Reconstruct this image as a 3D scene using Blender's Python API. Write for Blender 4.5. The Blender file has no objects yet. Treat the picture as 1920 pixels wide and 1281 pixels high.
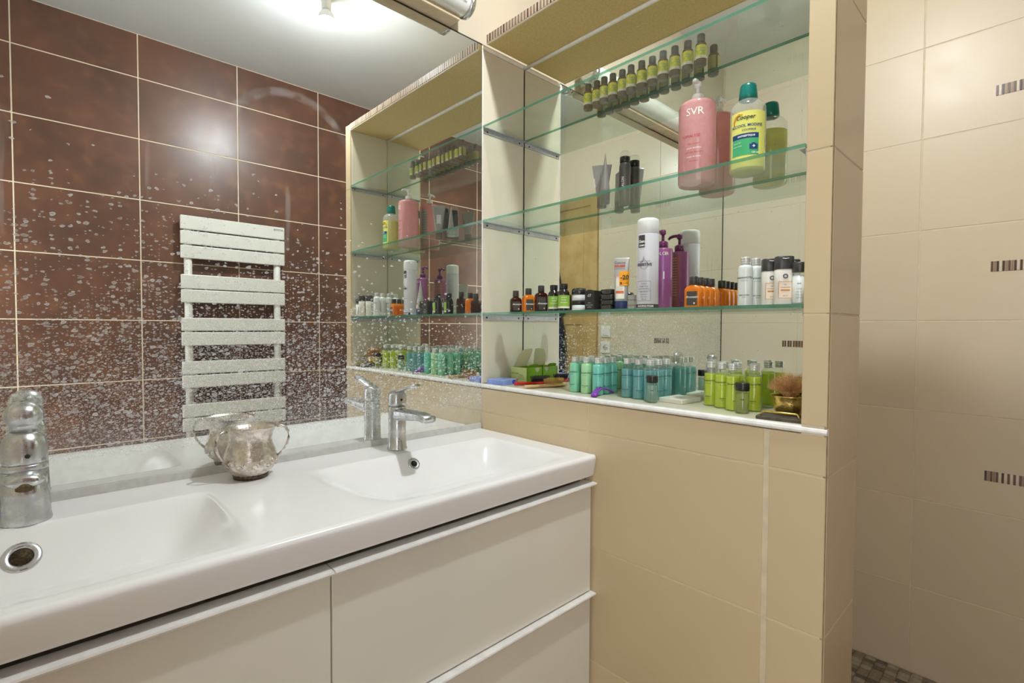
import bpy, bmesh, math, random
from mathutils import Vector, Matrix

random.seed(7)
sc = bpy.context.scene
PI = math.pi

# ------------------------------------------------------------------ camera
cam_data = bpy.data.cameras.new('camera')
cam_data.sensor_fit = 'HORIZONTAL'
cam_data.sensor_width = 36.0
cam_data.lens = 941.85 / 1920.0 * 36.0
cam_data.clip_start = 0.01
cam = bpy.data.objects.new('camera', cam_data)
sc.collection.objects.link(cam)
yaw, pitch, roll = math.radians(43.188), math.radians(-1.60), math.radians(0.249)
fw = Vector((math.sin(yaw) * math.cos(pitch), math.cos(yaw) * math.cos(pitch), math.sin(pitch)))
r0 = Vector((math.cos(yaw), -math.sin(yaw), 0))
u0 = r0.cross(fw)
rt = r0 * math.cos(roll) + u0 * math.sin(roll)
up = -r0 * math.sin(roll) + u0 * math.cos(roll)
cam.matrix_world = Matrix(((rt.x, up.x, -fw.x, -1.0894), (rt.y, up.y, -fw.y, -1.3118), (rt.z, up.z, -fw.z, 1.20), (0, 0, 0, 1)))
sc.camera = cam

# ------------------------------------------------------------------ world, exposure
world = bpy.data.worlds.new('world')
sc.world = world
world.use_nodes = True
world.node_tree.nodes['Background'].inputs[0].default_value = (0.93, 0.97, 1, 1)
world.node_tree.nodes['Background'].inputs[1].default_value = 1.5  # even fill light, let in through the doorway added beside the camera
sc.view_settings.view_transform = 'Standard'
sc.view_settings.look = 'None'
sc.view_settings.gamma = 1
sc.view_settings.use_curve_mapping = False
sc.view_settings.exposure = 1.4
BULB_STRENGTH = 660.0
BULB_COLOR = (0.91, 0.962, 1.0, 1)
sc.cycles.max_bounces = 16
sc.cycles.diffuse_bounces = 8
sc.cycles.glossy_bounces = 8
sc.cycles.transmission_bounces = 8
sc.cycles.transparent_max_bounces = 32
sc.cycles.sample_clamp_indirect = 6.0


# ------------------------------------------------------------------ materials
def nmat(name):
    m = bpy.data.materials.new(name)
    m.use_nodes = True
    nt = m.node_tree
    nt.nodes.clear()
    out = nt.nodes.new('ShaderNodeOutputMaterial')
    return m, nt, out


def N(nt, kind, **kw):
    n = nt.nodes.new(kind)
    for k, v in kw.items():
        if k == 'op':
            n.operation = v
        elif k == 'dt':
            n.data_type = v
        elif isinstance(k, str) and hasattr(n, k):
            setattr(n, k, v)
    return n


def setin(nt, sock, v):
    if hasattr(v, 'is_linked') or hasattr(v, 'links'):
        nt.links.new(v, sock)
    else:
        if isinstance(v, tuple) and len(v) == 3 and len(sock.default_value) == 4:
            v = (*v, 1)
        sock.default_value = v


def M(nt, op, a, b=0.0, c=None, clamp=False):
    n = nt.nodes.new('ShaderNodeMath')
    n.operation = op
    n.use_clamp = clamp
    setin(nt, n.inputs[0], a)
    setin(nt, n.inputs[1], b)
    if c is not None:
        setin(nt, n.inputs[2], c)
    return n.outputs[0]


def ramp(nt, v, lo, hi, a=0.0, b=1.0):
    n = nt.nodes.new('ShaderNodeMapRange')
    n.interpolation_type = 'SMOOTHSTEP'
    setin(nt, n.inputs[0], v)
    for i, x in enumerate((lo, hi, a, b)):
        setin(nt, n.inputs[i + 1], x)
    return n.outputs[0]


def mixc(nt, f, a, b):
    n = nt.nodes.new('ShaderNodeMix')
    n.data_type = 'RGBA'
    setin(nt, n.inputs[0], f)
    setin(nt, n.inputs[6], a)
    setin(nt, n.inputs[7], b)
    return n.outputs[2]


def noise(nt, vec, scale, detail=3.0, rough=0.55):
    n = nt.nodes.new('ShaderNodeTexNoise')
    n.inputs['Scale'].default_value = scale
    n.inputs['Detail'].default_value = detail
    n.inputs['Roughness'].default_value = rough
    if vec is not None:
        nt.links.new(vec, n.inputs['Vector'])
    return n.outputs[0]


def objco(nt, scale=None):
    t = nt.nodes.new('ShaderNodeTexCoord')
    if scale is None:
        return t.outputs['Object']
    mp = nt.nodes.new('ShaderNodeMapping')
    mp.inputs['Scale'].default_value = scale
    nt.links.new(t.outputs['Object'], mp.inputs[0])
    return mp.outputs[0]


def geoco(nt, scale=None):
    t = nt.nodes.new('ShaderNodeNewGeometry')
    if scale is None:
        return t.outputs['Position']
    mp = nt.nodes.new('ShaderNodeMapping')
    mp.inputs['Scale'].default_value = scale
    nt.links.new(t.outputs['Position'], mp.inputs[0])
    return mp.outputs[0]


def lin(r, g, b):
    f = lambda c: (c / 255 / 12.92) if c / 255 <= 0.04045 else ((c / 255 + 0.055) / 1.055) ** 2.4
    return (f(r), f(g), f(b))


def mat(name, col, rough=0.5, metal=0.0, spec=0.5, var=0.0, vscale=20.0, bump=0.0, bscale=60.0, col2=None, coat=0.0, rvar=0.0):
    """Principled surface: object-space noise varies colour, roughness and relief."""
    m, nt, out = nmat(name)
    p = nt.nodes.new('ShaderNodeBsdfPrincipled')
    nt.links.new(p.outputs[0], out.inputs[0])
    p.inputs['Roughness'].default_value = rough
    p.inputs['Metallic'].default_value = metal
    p.inputs['Specular IOR Level'].default_value = spec
    p.inputs['Coat Weight'].default_value = coat
    c2 = col2 if col2 is not None else tuple(x * (1 - var) for x in col)
    n = noise(nt, objco(nt), vscale, 4.0)
    nt.links.new(mixc(nt, ramp(nt, n, 0.35, 0.68), col, c2), p.inputs['Base Color'])
    if rvar:
        nt.links.new(ramp(nt, n, 0.3, 0.7, rough - rvar, rough + rvar), p.inputs['Roughness'])
    if bump:
        b = nt.nodes.new('ShaderNodeBump')
        b.inputs['Strength'].default_value = bump
        b.inputs['Distance'].default_value = 0.002
        nt.links.new(noise(nt, objco(nt), bscale, 3.0), b.inputs['Height'])
        nt.links.new(b.outputs[0], p.inputs['Normal'])
    return m


def sheen(nt, f0=0.04, top=0.9):
    """Schlick reflectance from the facing ratio, the same on both sides of a surface."""
    lw = nt.nodes.new('ShaderNodeLayerWeight')
    lw.inputs[0].default_value = 0.5
    return M(nt, 'MULTIPLY_ADD', M(nt, 'POWER', lw.outputs['Facing'], 5.0), top - f0, f0)


def clear_mat(name, tint, diff, k=0.35, rough=0.03, ior=1.45):
    """See-through liquid or glass: tinted transparency, a share of milky body, a Fresnel sheen."""
    m, nt, out = nmat(name)
    tr = nt.nodes.new('ShaderNodeBsdfTransparent')
    tr.inputs[0].default_value = (*tint, 1)
    df = nt.nodes.new('ShaderNodeBsdfDiffuse')
    tl = nt.nodes.new('ShaderNodeBsdfTranslucent')
    n = noise(nt, objco(nt), 90.0, 2.0)
    c = mixc(nt, ramp(nt, n, 0.4, 0.65), diff, tuple(x * 0.95 for x in diff))
    nt.links.new(c, df.inputs[0])
    nt.links.new(c, tl.inputs[0])
    ms = nt.nodes.new('ShaderNodeMixShader')
    ms.inputs[0].default_value = 0.3
    nt.links.new(df.outputs[0], ms.inputs[1])
    nt.links.new(tl.outputs[0], ms.inputs[2])
    m1 = nt.nodes.new('ShaderNodeMixShader')
    m1.inputs[0].default_value = k
    nt.links.new(tr.outputs[0], m1.inputs[1])
    nt.links.new(ms.outputs[0], m1.inputs[2])
    gl = nt.nodes.new('ShaderNodeBsdfGlossy')
    gl.inputs['Roughness'].default_value = rough
    m2 = nt.nodes.new('ShaderNodeMixShader')
    nt.links.new(sheen(nt), m2.inputs[0])
    nt.links.new(m1.outputs[0], m2.inputs[1])
    nt.links.new(gl.outputs[0], m2.inputs[2])
    nt.links.new(m2.outputs[0], out.inputs[0])
    return m


def tile_mat(name, c1, c2, c3, scale, rough, bump=0.05):
    """Glazed tile: two-scale clouding in world space plus a slight per-piece shift."""
    m, nt, out = nmat(name)
    p = nt.nodes.new('ShaderNodeBsdfPrincipled')
    nt.links.new(p.outputs[0], out.inputs[0])
    v = geoco(nt)
    n1 = noise(nt, v, scale, 6.0, 0.62)
    n2 = noise(nt, v, scale * 5.3, 2.5, 0.5)
    c = mixc(nt, ramp(nt, n1, 0.28, 0.72), c1, c2)
    c = mixc(nt, ramp(nt, n2, 0.45, 0.9), c, c3)
    oi = nt.nodes.new('ShaderNodeObjectInfo')
    hs = nt.nodes.new('ShaderNodeHueSaturation')
    nt.links.new(M(nt, 'MULTIPLY_ADD', oi.outputs['Random'], 0.06, 0.97), hs.inputs['Value'])
    nt.links.new(c, hs.inputs['Color'])
    nt.links.new(hs.outputs[0], p.inputs['Base Color'])
    nt.links.new(ramp(nt, n2, 0.2, 0.8, rough * 0.94, rough * 1.07), p.inputs['Roughness'])
    b = nt.nodes.new('ShaderNodeBump')
    b.inputs['Strength'].default_value = bump
    b.inputs['Distance'].default_value = 0.002
    nt.links.new(noise(nt, v, scale * 3, 3.0), b.inputs['Height'])
    nt.links.new(b.outputs[0], p.inputs['Normal'])
    return m


MT = {}
MT['tile'] = tile_mat('beige_tile', lin(211, 192, 157), lin(209, 189, 153), lin(209, 189, 153), 3.0, 0.25)
MT['tile_light'] = tile_mat('pale_tile', lin(215, 199, 168), lin(213, 196, 164), lin(213, 196, 164), 3.0, 0.38)
MT['tile_pale'] = tile_mat('ivory_tile', lin(217, 207, 186), lin(215, 205, 183), lin(215, 205, 183), 3.0, 0.3)
MT['brown'] = tile_mat('rust_brown_tile', lin(110, 73, 56), lin(88, 61, 50), lin(124, 83, 58), 2.6, 0.34, 0.12)
MT['grout'] = mat('cream_grout', lin(222, 208, 180), 0.8, var=0.12, vscale=30)
MT['grout_dark'] = mat('tan_grout', lin(176, 152, 118), 0.85, var=0.25, vscale=40)
MT['grout_white'] = mat('ivory_grout', lin(232, 218, 192), 0.8, var=0.1, vscale=30)
MT['paint'] = mat('cream_paint', lin(200, 187, 165), 0.6, var=0.04, vscale=6, bump=0.05)
MT['ceil'] = mat('white_ceiling_paint', lin(208, 211, 212), 0.38, var=0.03, vscale=4)
MT['white_trim'] = mat('white_trim', lin(238, 236, 232), 0.3, var=0.1, vscale=40)
MT['ceramic'] = mat('white_ceramic', lin(236, 235, 234), 0.2, spec=0.45, var=0.02, vscale=8)
MT['gloss'] = mat('white_gloss_lacquer', lin(228, 225, 213), 0.16, var=0.02, vscale=5, coat=0.3)
MT['carcass'] = mat('cabinet_side', lin(206, 198, 180), 0.4, var=0.05)
MT['chrome'] = mat('dull_chrome', (0.66, 0.67, 0.68), 0.30, 1.0, var=0.16, vscale=45, rvar=0.1)
MT['dark'] = mat('dark_hole', (0.02, 0.018, 0.015), 0.6, var=0.3)
MT['rust'] = mat('rusty_hole', lin(110, 90, 55), 0.8, var=0.7, vscale=250)
MT['alu'] = mat('brushed_aluminium', (0.52, 0.52, 0.53), 0.42, 0.75, var=0.15, vscale=80)
MT['screw'] = mat('dark_screw', (0.05, 0.045, 0.04), 0.5, 0.6)
MT['silver'] = mat('tarnished_silver', (0.80, 0.74, 0.67), 0.27, 1.0, col2=(0.56, 0.50, 0.44), vscale=85, bump=0.45, bscale=260, rvar=0.08)
MT['silver_dark'] = mat('blackened_silver', (0.20, 0.15, 0.11), 0.45, 1.0, var=0.6, vscale=140)
MT['chip'] = mat('particle_board', lin(206, 180, 122), 0.75, col2=lin(196, 168, 108), vscale=140, bump=0.15, bscale=200)
MT['caulk'] = mat('grey_caulk', lin(204, 202, 198), 0.45, var=0.12, vscale=60)
MT['white_plastic'] = mat('white_plastic', lin(240, 240, 240), 0.3, var=0.02)
MT['black_plastic'] = mat('black_plastic', lin(38, 35, 34), 0.3, var=0.2)
MT['enamel'] = mat('white_enamel', lin(222, 222, 214), 0.35, var=0.03, vscale=12)
MT['tube'] = mat('opal_tube', lin(232, 230, 224), 0.3, var=0.04)
MT['wood_trim'] = mat('pine_trim', lin(206, 184, 152), 0.5, var=0.15, vscale=25)
MT['door'] = mat('yellow_pine', lin(206, 178, 122), 0.45, col2=lin(190, 158, 100), vscale=9)
MT['navy'] = mat('navy_terry', lin(34, 38, 62), 0.95, var=0.5, vscale=160, bump=0.6, bscale=300)
MT['mos_a'] = mat('mosaic_brown', lin(104, 72, 56), 0.3, var=0.2)
MT['mos_b'] = mat('mosaic_cream', lin(226, 210, 186), 0.3, var=0.1)
MT['mos_c'] = mat('mosaic_taupe', lin(160, 130, 108), 0.3, var=0.15)
MT['mos_d'] = mat('mosaic_dark', lin(72, 48, 38), 0.3, var=0.2)
MT['peb_a'] = mat('floor_mosaic_grey', lin(176, 166, 150), 0.5, var=0.2, vscale=80)
MT['peb_b'] = mat('floor_mosaic_taupe', lin(150, 138, 120), 0.5, var=0.2, vscale=80)
MT['peb_c'] = mat('floor_mosaic_dark', lin(112, 104, 92), 0.5, var=0.25, vscale=80)
MT['brass'] = mat('hammered_brass', (0.86, 0.62, 0.20), 0.26, 1.0, var=0.22, vscale=70, bump=0.6, bscale=110)
MT['slate'] = mat('dark_slate', lin(92, 84, 70), 0.7, var=0.4, vscale=90, bump=0.3)
MT['card'] = mat('white_card', lin(236, 232, 222), 0.5, var=0.03)
MT['ink'] = mat('black_ink', (0.02, 0.02, 0.02), 0.5)
MT['ink_grey'] = mat('grey_ink', lin(92, 92, 100), 0.5)
MT['ink_red'] = mat('red_ink', lin(206, 72, 66), 0.5)
MT['ink_white'] = mat('white_ink', lin(246, 242, 240), 0.5)
MT['ink_teal'] = mat('dark_teal_ink', lin(24, 70, 76), 0.5)
MT['ink_orange'] = mat('orange_ink', lin(204, 140, 60), 0.5)
MT['pink'] = clear_mat('pink_gel', (0.97, 0.78, 0.78), lin(244, 182, 182), 0.9, 0.12)
MT['yellow_liq'] = clear_mat('yellow_alcohol', (0.97, 0.97, 0.6), lin(240, 238, 112), 0.8, 0.06)
MT['frost'] = clear_mat('frosted_plastic', (0.985, 0.985, 0.98), lin(240, 241, 238), 0.24, 0.12)
MT['teal_cap'] = mat('teal_cap', lin(0, 122, 112), 0.3, var=0.08)
MT['lab_blue'] = mat('label_navy', lin(20, 66, 122), 0.4)
MT['lab_green'] = mat('label_green', lin(70, 176, 118), 0.4)
MT['oil'] = mat('brown_glass', lin(104, 78, 58), 0.15, var=0.25, coat=0.3)
MT['oil_cap'] = mat('dark_cap', lin(74, 70, 58), 0.4, var=0.2)
MT['oil_label'] = mat('yellow_green_label', lin(236, 222, 58), 0.5, col2=lin(160, 182, 76), vscale=110)
MT['oil_back'] = mat('olive_back_label', lin(176, 162, 58), 0.5, var=0.1)
MT['white_label'] = mat('white_label', lin(236, 230, 216), 0.5, var=0.03)
MT['mint'] = mat('mint_lotion', lin(136, 212, 178), 0.2, var=0.04, coat=0.4)
MT['mint_pale'] = mat('pale_green_lotion', lin(174, 222, 172), 0.2, var=0.04, coat=0.4)
MT['mint_blue'] = mat('aqua_lotion', lin(118, 206, 190), 0.2, var=0.04, coat=0.4)
MT['aqua'] = clear_mat('aqua_gel', (0.80, 0.95, 0.95), lin(142, 216, 220), 0.62)
MT['lime'] = clear_mat('lime_gel', (0.95, 0.98, 0.55), lin(232, 246, 60), 0.74)
MT['clear'] = clear_mat('clear_plastic', (0.985, 0.99, 0.985), lin(226, 232, 228), 0.06, 0.05)
MT['screw_cap'] = mat('silver_screw_cap', lin(222, 222, 218), 0.3, 0.35, var=0.1, vscale=120)
MT['amber'] = clear_mat('amber_gel', (0.98, 0.62, 0.16), lin(252, 148, 34), 0.88, 0.05)
MT['amber_dark'] = clear_mat('dark_amber_gel', (0.40, 0.16, 0.07), lin(74, 34, 20), 0.75, 0.05)
MT['grey_label'] = mat('charcoal_label', lin(74, 68, 64), 0.5, var=0.06)
MT['green_label'] = mat('leaf_green_label', lin(146, 190, 66), 0.5, var=0.1)
MT['black_glass'] = mat('black_brown_glass', lin(34, 26, 22), 0.12, var=0.2, coat=0.4)
MT['box_black'] = mat('black_carton', lin(44, 40, 36), 0.5, var=0.1)
MT['soap_black'] = mat('wrapped_black_soap', lin(52, 50, 46), 0.22, var=0.3, bump=0.8, bscale=90, coat=0.4)
MT['wrap_white'] = mat('white_wrapped_soap', lin(222, 218, 208), 0.25, var=0.1, bump=0.6, bscale=70)
MT['tube_silver'] = mat('silver_tube_foil', lin(190, 188, 186), 0.3, 0.35, var=0.08)
MT['tube_grey'] = mat('grey_tube', lin(150, 146, 142), 0.35, 0.2, var=0.06)
MT['tube_dark'] = mat('charcoal_tube', lin(88, 84, 82), 0.35, 0.2, var=0.06)
MT['navy_cap'] = mat('navy_cap', lin(42, 56, 104), 0.35)
MT['sticker'] = mat('orange_sticker', lin(250, 166, 24), 0.5)
MT['orange_band'] = mat('orange_band', lin(222, 102, 56), 0.5)
MT['spray'] = mat('lilac_white_can', lin(222, 220, 228), 0.3, var=0.02)
MT['magenta'] = mat('magenta_bottle', lin(166, 92, 146), 0.28, col2=lin(138, 78, 146), vscale=8, coat=0.2)
MT['purple_pump'] = mat('purple_pump', lin(112, 42, 92), 0.3)
MT['maroon_label'] = mat('maroon_back_label', lin(166, 92, 96), 0.45, var=0.08, vscale=120)
MT['white_bottle'] = mat('milky_bottle', lin(228, 232, 228), 0.22, var=0.03, coat=0.4)
MT['warm_white'] = mat('warm_white_bottle', lin(232, 228, 218), 0.25, var=0.02)
MT['grey_cap'] = mat('charcoal_cap', lin(62, 58, 56), 0.35, var=0.08)
MT['lab_peach'] = mat('peach_label', lin(244, 228, 206), 0.5)
MT['blue_box'] = mat('blue_carton', lin(128, 152, 220), 0.4, col2=lin(150, 172, 228), vscale=40)
MT['blue_dark'] = mat('deep_blue_print', lin(34, 70, 186), 0.4)
MT['green_box'] = mat('pale_green_carton', lin(206, 222, 148), 0.5, var=0.06, vscale=40)
MT['green_side'] = mat('leaf_green_carton', lin(122, 168, 30), 0.5, var=0.08, vscale=40)
MT['kraft'] = mat('unprinted_carton', lin(206, 196, 158), 0.7, var=0.06)
MT['red'] = mat('red_plastic', lin(212, 34, 34), 0.25, var=0.08)
MT['beech'] = mat('beech_wood', lin(222, 182, 132), 0.45, var=0.14, vscale=30)
MT['pin_wood'] = mat('wooden_pins', lin(206, 170, 92), 0.5, var=0.2)
MT['pin_black'] = mat('black_pins', lin(44, 36, 40), 0.4)
MT['purple'] = mat('purple_plastic', lin(134, 52, 182), 0.22, var=0.06, coat=0.4)
MT['hair'] = mat('badger_hair', lin(196, 152, 98), 0.6, col2=lin(126, 92, 60), vscale=120)
MT['toothblue'] = mat('blue_plastic', lin(40, 110, 210), 0.3)


def brown_hair_mat():
    """Bristles: tan at the root, brown band, pale tip, along the hair's height."""
    m, nt, out = nmat('brush_bristle')
    p = nt.nodes.new('ShaderNodeBsdfPrincipled')
    p.inputs['Roughness'].default_value = 0.6
    nt.links.new(p.outputs[0], out.inputs[0])
    sx = nt.nodes.new('ShaderNodeSeparateXYZ')
    nt.links.new(objco(nt), sx.inputs[0])
    n = noise(nt, objco(nt), 400.0, 2.0)
    c = mixc(nt, ramp(nt, sx.outputs[2], 0.015, 0.05), lin(250, 222, 150), lin(246, 210, 150))
    c = mixc(nt, ramp(nt, n, 0.4, 0.65), c, lin(190, 140, 90))
    nt.links.new(c, p.inputs['Base Color'])
    return m


MT['bristle'] = brown_hair_mat()


def glass_mat():
    m, nt, out = nmat('clear_glass')
    tr = nt.nodes.new('ShaderNodeBsdfTransparent')
    tr.inputs[0].default_value = (0.925, 0.965, 0.94, 1)
    gl = nt.nodes.new('ShaderNodeBsdfGlossy')
    gl.inputs['Roughness'].default_value = 0.015
    df = nt.nodes.new('ShaderNodeBsdfDiffuse')
    df.inputs[0].default_value = (0.8, 0.84, 0.8, 1)
    n = noise(nt, objco(nt), 14.0, 5.0)
    m0 = nt.nodes.new('ShaderNodeMixShader')
    nt.links.new(ramp(nt, n, 0.35, 0.75, 0.015, 0.09), m0.inputs[0])
    nt.links.new(tr.outputs[0], m0.inputs[1])
    nt.links.new(df.outputs[0], m0.inputs[2])
    m1 = nt.nodes.new('ShaderNodeMixShader')
    nt.links.new(sheen(nt, 0.04, 0.7), m1.inputs[0])
    nt.links.new(m0.outputs[0], m1.inputs[1])
    nt.links.new(gl.outputs[0], m1.inputs[2])
    nt.links.new(m1.outputs[0], out.inputs[0])
    return m


MT['glass'] = glass_mat()


def edge_mat():
    """Green cut edge of float glass: coloured from outside, clear when looked at from within the pane."""
    m = clear_mat('green_glass_edge', (0.36, 0.68, 0.54), lin(112, 172, 146), 0.5, 0.05)
    nt = m.node_tree
    out = next(n for n in nt.nodes if n.type == 'OUTPUT_MATERIAL')
    src = out.inputs[0].links[0].from_socket
    tr = nt.nodes.new('ShaderNodeBsdfTransparent')
    tr.inputs[0].default_value = (0.86, 0.95, 0.91, 1)
    ge = nt.nodes.new('ShaderNodeNewGeometry')
    mx = nt.nodes.new('ShaderNodeMixShader')
    nt.links.new(ge.outputs['Backfacing'], mx.inputs[0])
    nt.links.new(src, mx.inputs[1])
    nt.links.new(tr.outputs[0], mx.inputs[2])
    nt.links.new(mx.outputs[0], out.inputs[0])
    return m


def mirror_mat(name, dirty):
    """Silvered glass; on the dirty one, dried splashes thicken towards the basin."""
    m, nt, out = nmat(name)
    gl = nt.nodes.new('ShaderNodeBsdfGlossy')
    gl.inputs['Roughness'].default_value = 0.0
    gl.inputs[0].default_value = (0.86, 0.885, 0.855, 1) if dirty else (0.89, 0.92, 0.855, 1)
    df = nt.nodes.new('ShaderNodeBsdfDiffuse')
    df.inputs[0].default_value = (0.72, 0.735, 0.73, 1)
    sep = nt.nodes.new('ShaderNodeSeparateXYZ')
    nt.links.new(objco(nt), sep.inputs[0])
    X, Y, Z = sep.outputs
    cmb = nt.nodes.new('ShaderNodeCombineXYZ')
    nt.links.new(X if dirty else Y, cmb.inputs[0])
    nt.links.new(Z, cmb.inputs[1])
    vec = cmb.outputs[0]
    low = noise(nt, vec, 5.0, 3.0)

    def spots(sx, sz, dens, rmin, rmax, seed):
        mp = nt.nodes.new('ShaderNodeMapping')
        mp.inputs['Scale'].default_value = (sx, sz, 1)
        mp.inputs['Location'].default_value = (seed, seed * 1.7, 0)
        nt.links.new(vec, mp.inputs[0])
        ds = noise(nt, mp.outputs[0], 1.1, 2.0)
        vo = nt.nodes.new('ShaderNodeTexVoronoi')
        vo.voronoi_dimensions = '2D'
        vo.inputs['Scale'].default_value = 1.0
        add = nt.nodes.new('ShaderNodeVectorMath')
        add.operation = 'ADD'
        nt.links.new(mp.outputs[0], add.inputs[0])
        cx = nt.nodes.new('ShaderNodeCombineXYZ')
        nt.links.new(M(nt, 'MULTIPLY', ds, 0.9), cx.inputs[0])
        nt.links.new(M(nt, 'MULTIPLY', ds, 0.7), cx.inputs[1])
        nt.links.new(cx.outputs[0], add.inputs[1])
        nt.links.new(add.outputs[0], vo.inputs['Vector'])
        cs = nt.nodes.new('ShaderNodeSeparateColor')
        nt.links.new(vo.outputs['Color'], cs.inputs[0])
        here = M(nt, 'LESS_THAN', cs.outputs[0], dens)
        rad = M(nt, 'MULTIPLY_ADD', cs.outputs[1], rmax - rmin, rmin)
        dd = M(nt, 'SUBTRACT', rad, vo.outputs['Distance'])
        core = ramp(nt, dd, 0.0, 0.10)
        ring = M(nt, 'SUBTRACT', 1.0, M(nt, 'MULTIPLY', ramp(nt, dd, 0.10, 0.3), 0.35))
        a = M(nt, 'MULTIPLY', core, ring)
        strength = M(nt, 'MULTIPLY_ADD', cs.outputs[2], 0.5, 0.5)
        return M(nt, 'MULTIPLY', M(nt, 'MULTIPLY', here, a), strength)

    if dirty:
        zz = M(nt, 'ADD', Z, M(nt, 'MULTIPLY', M(nt, 'SUBTRACT', low, 0.5), 0.42))
        # splashes reach higher round the taps than near the niche
        reach = ramp(nt, X, -0.62, -0.18, 0.0, 0.20)
        zz = M(nt, 'ADD', zz, reach)
        d1 = ramp(nt, zz, 1.06, 1.62, 0.66, 0.0)
        d2 = ramp(nt, zz, 1.0, 1.48, 0.95, 0.0)
        d3 = ramp(nt, zz, 0.96, 1.28, 0.95, 0.0)
        s1 = spots(78.0, 112.0, d1, 0.14, 0.44, 3.1)
        s2 = spots(150.0, 225.0, d2, 0.15, 0.45, 11.7)
        s3 = spots(260.0, 330.0, d3, 0.2, 0.5, 23.9)
        mask = M(nt, 'MAXIMUM', M(nt, 'MAXIMUM', s1, M(nt, 'MULTIPLY', s2, 0.85)), M(nt, 'MULTIPLY', s3, 0.7))
        mask = M(nt, 'MULTIPLY', mask, ramp(nt, M(nt, 'ADD', Z, M(nt, 'MULTIPLY', M(nt, 'SUBTRACT', low, 0.5), 0.06)), 0.915, 0.965, 0.15, 1.0))
        # dried runs of water
        mp = nt.nodes.new('ShaderNodeMapping')
        mp.inputs['Scale'].default_value = (26, 2.2, 1)
        nt.links.new(vec, mp.inputs[0])
        st = noise(nt, mp.outputs[0], 1.0, 3.0)
        run = M(nt, 'MULTIPLY', ramp(nt, st, 0.62, 0.72, 0.0, 0.24), M(nt, 'MULTIPLY', ramp(nt, Z, 1.66, 1.5), ramp(nt, Z, 1.05, 1.25)))
        run = M(nt, 'MULTIPLY', run, ramp(nt, X, -0.35, -0.6))
        mask = M(nt, 'MAXIMUM', mask, run)
        # limescale haze just over the basin
        hz = noise(nt, vec, 22.0, 5.0)
        haze = M(nt, 'MULTIPLY', ramp(nt, Z, 1.06, 0.90), ramp(nt, hz, 0.3, 0.72, 0.12, 0.30))
        mask = M(nt, 'MAXIMUM', mask, haze)
        # arc of a wiped smear, the bulb's highlight on it painted as pale haze
        dx = M(nt, 'SUBTRACT', X, -0.62)
        dz = M(nt, 'SUBTRACT', Z, 1.63)
        rr = M(nt, 'SQRT', M(nt, 'ADD', M(nt, 'MULTIPLY', dx, dx), M(nt, 'MULTIPLY', dz, dz)))
        ringm = M(nt, 'MULTIPLY', ramp(nt, M(nt, 'ABSOLUTE', M(nt, 'SUBTRACT', rr, 0.152)), 0.016, 0.004, 0.0, 1.0), ramp(nt, dz, 0.03, 0.10))
        wp = M(nt, 'MULTIPLY', ringm, ramp(nt, noise(nt, vec, 30.0, 3.0), 0.35, 0.7, 0.05, 0.3))
        mask = M(nt, 'MAXIMUM', mask, wp)
        mask = M(nt, 'MAXIMUM', mask, ramp(nt, noise(nt, vec, 3.0, 5.0), 0.4, 0.8, 0.01, 0.05))
        mask = M(nt, 'MULTIPLY', mask, ramp(nt, Z, 1.22, 0.98, 0.72, 0.92))
    else:
        d1 = ramp(nt, Z, 0.99, 1.06, 0.3, 0.006)
        mask = M(nt, 'MULTIPLY', spots(190.0, 240.0, d1, 0.15, 0.4, 5.3), 0.6)
    mx = nt.nodes.new('ShaderNodeMixShader')
    nt.links.new(mask, mx.inputs[0])
    nt.links.new(gl.outputs[0], mx.inputs[1])
    nt.links.new(df.outputs[0], mx.inputs[2])
    nt.links.new(mx.outputs[0], out.inputs[0])
    return m


MT['glass_edge'] = edge_mat()
MT['mirror'] = mirror_mat('splashed_mirror', True)
MT['mirror_clean'] = mirror_mat('niche_mirror_glass', False)


def bulb_mat():
    m, nt, out = nmat('lit_bulb')
    e = nt.nodes.new('ShaderNodeEmission')
    e.inputs[0].default_value = BULB_COLOR
    e.inputs[1].default_value = BULB_STRENGTH
    nt.links.new(e.outputs[0], out.inputs[0])
    return m


MT['bulb'] = bulb_mat()


# ------------------------------------------------------------------ mesh helpers
def mesh_from(verts, faces, name='m', smooth=False):
    me = bpy.data.meshes.new(name)
    me.from_pydata(verts, [], faces)
    me.update()
    if smooth:
        for p in me.polygons:
            p.use_smooth = True
    return me


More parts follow.
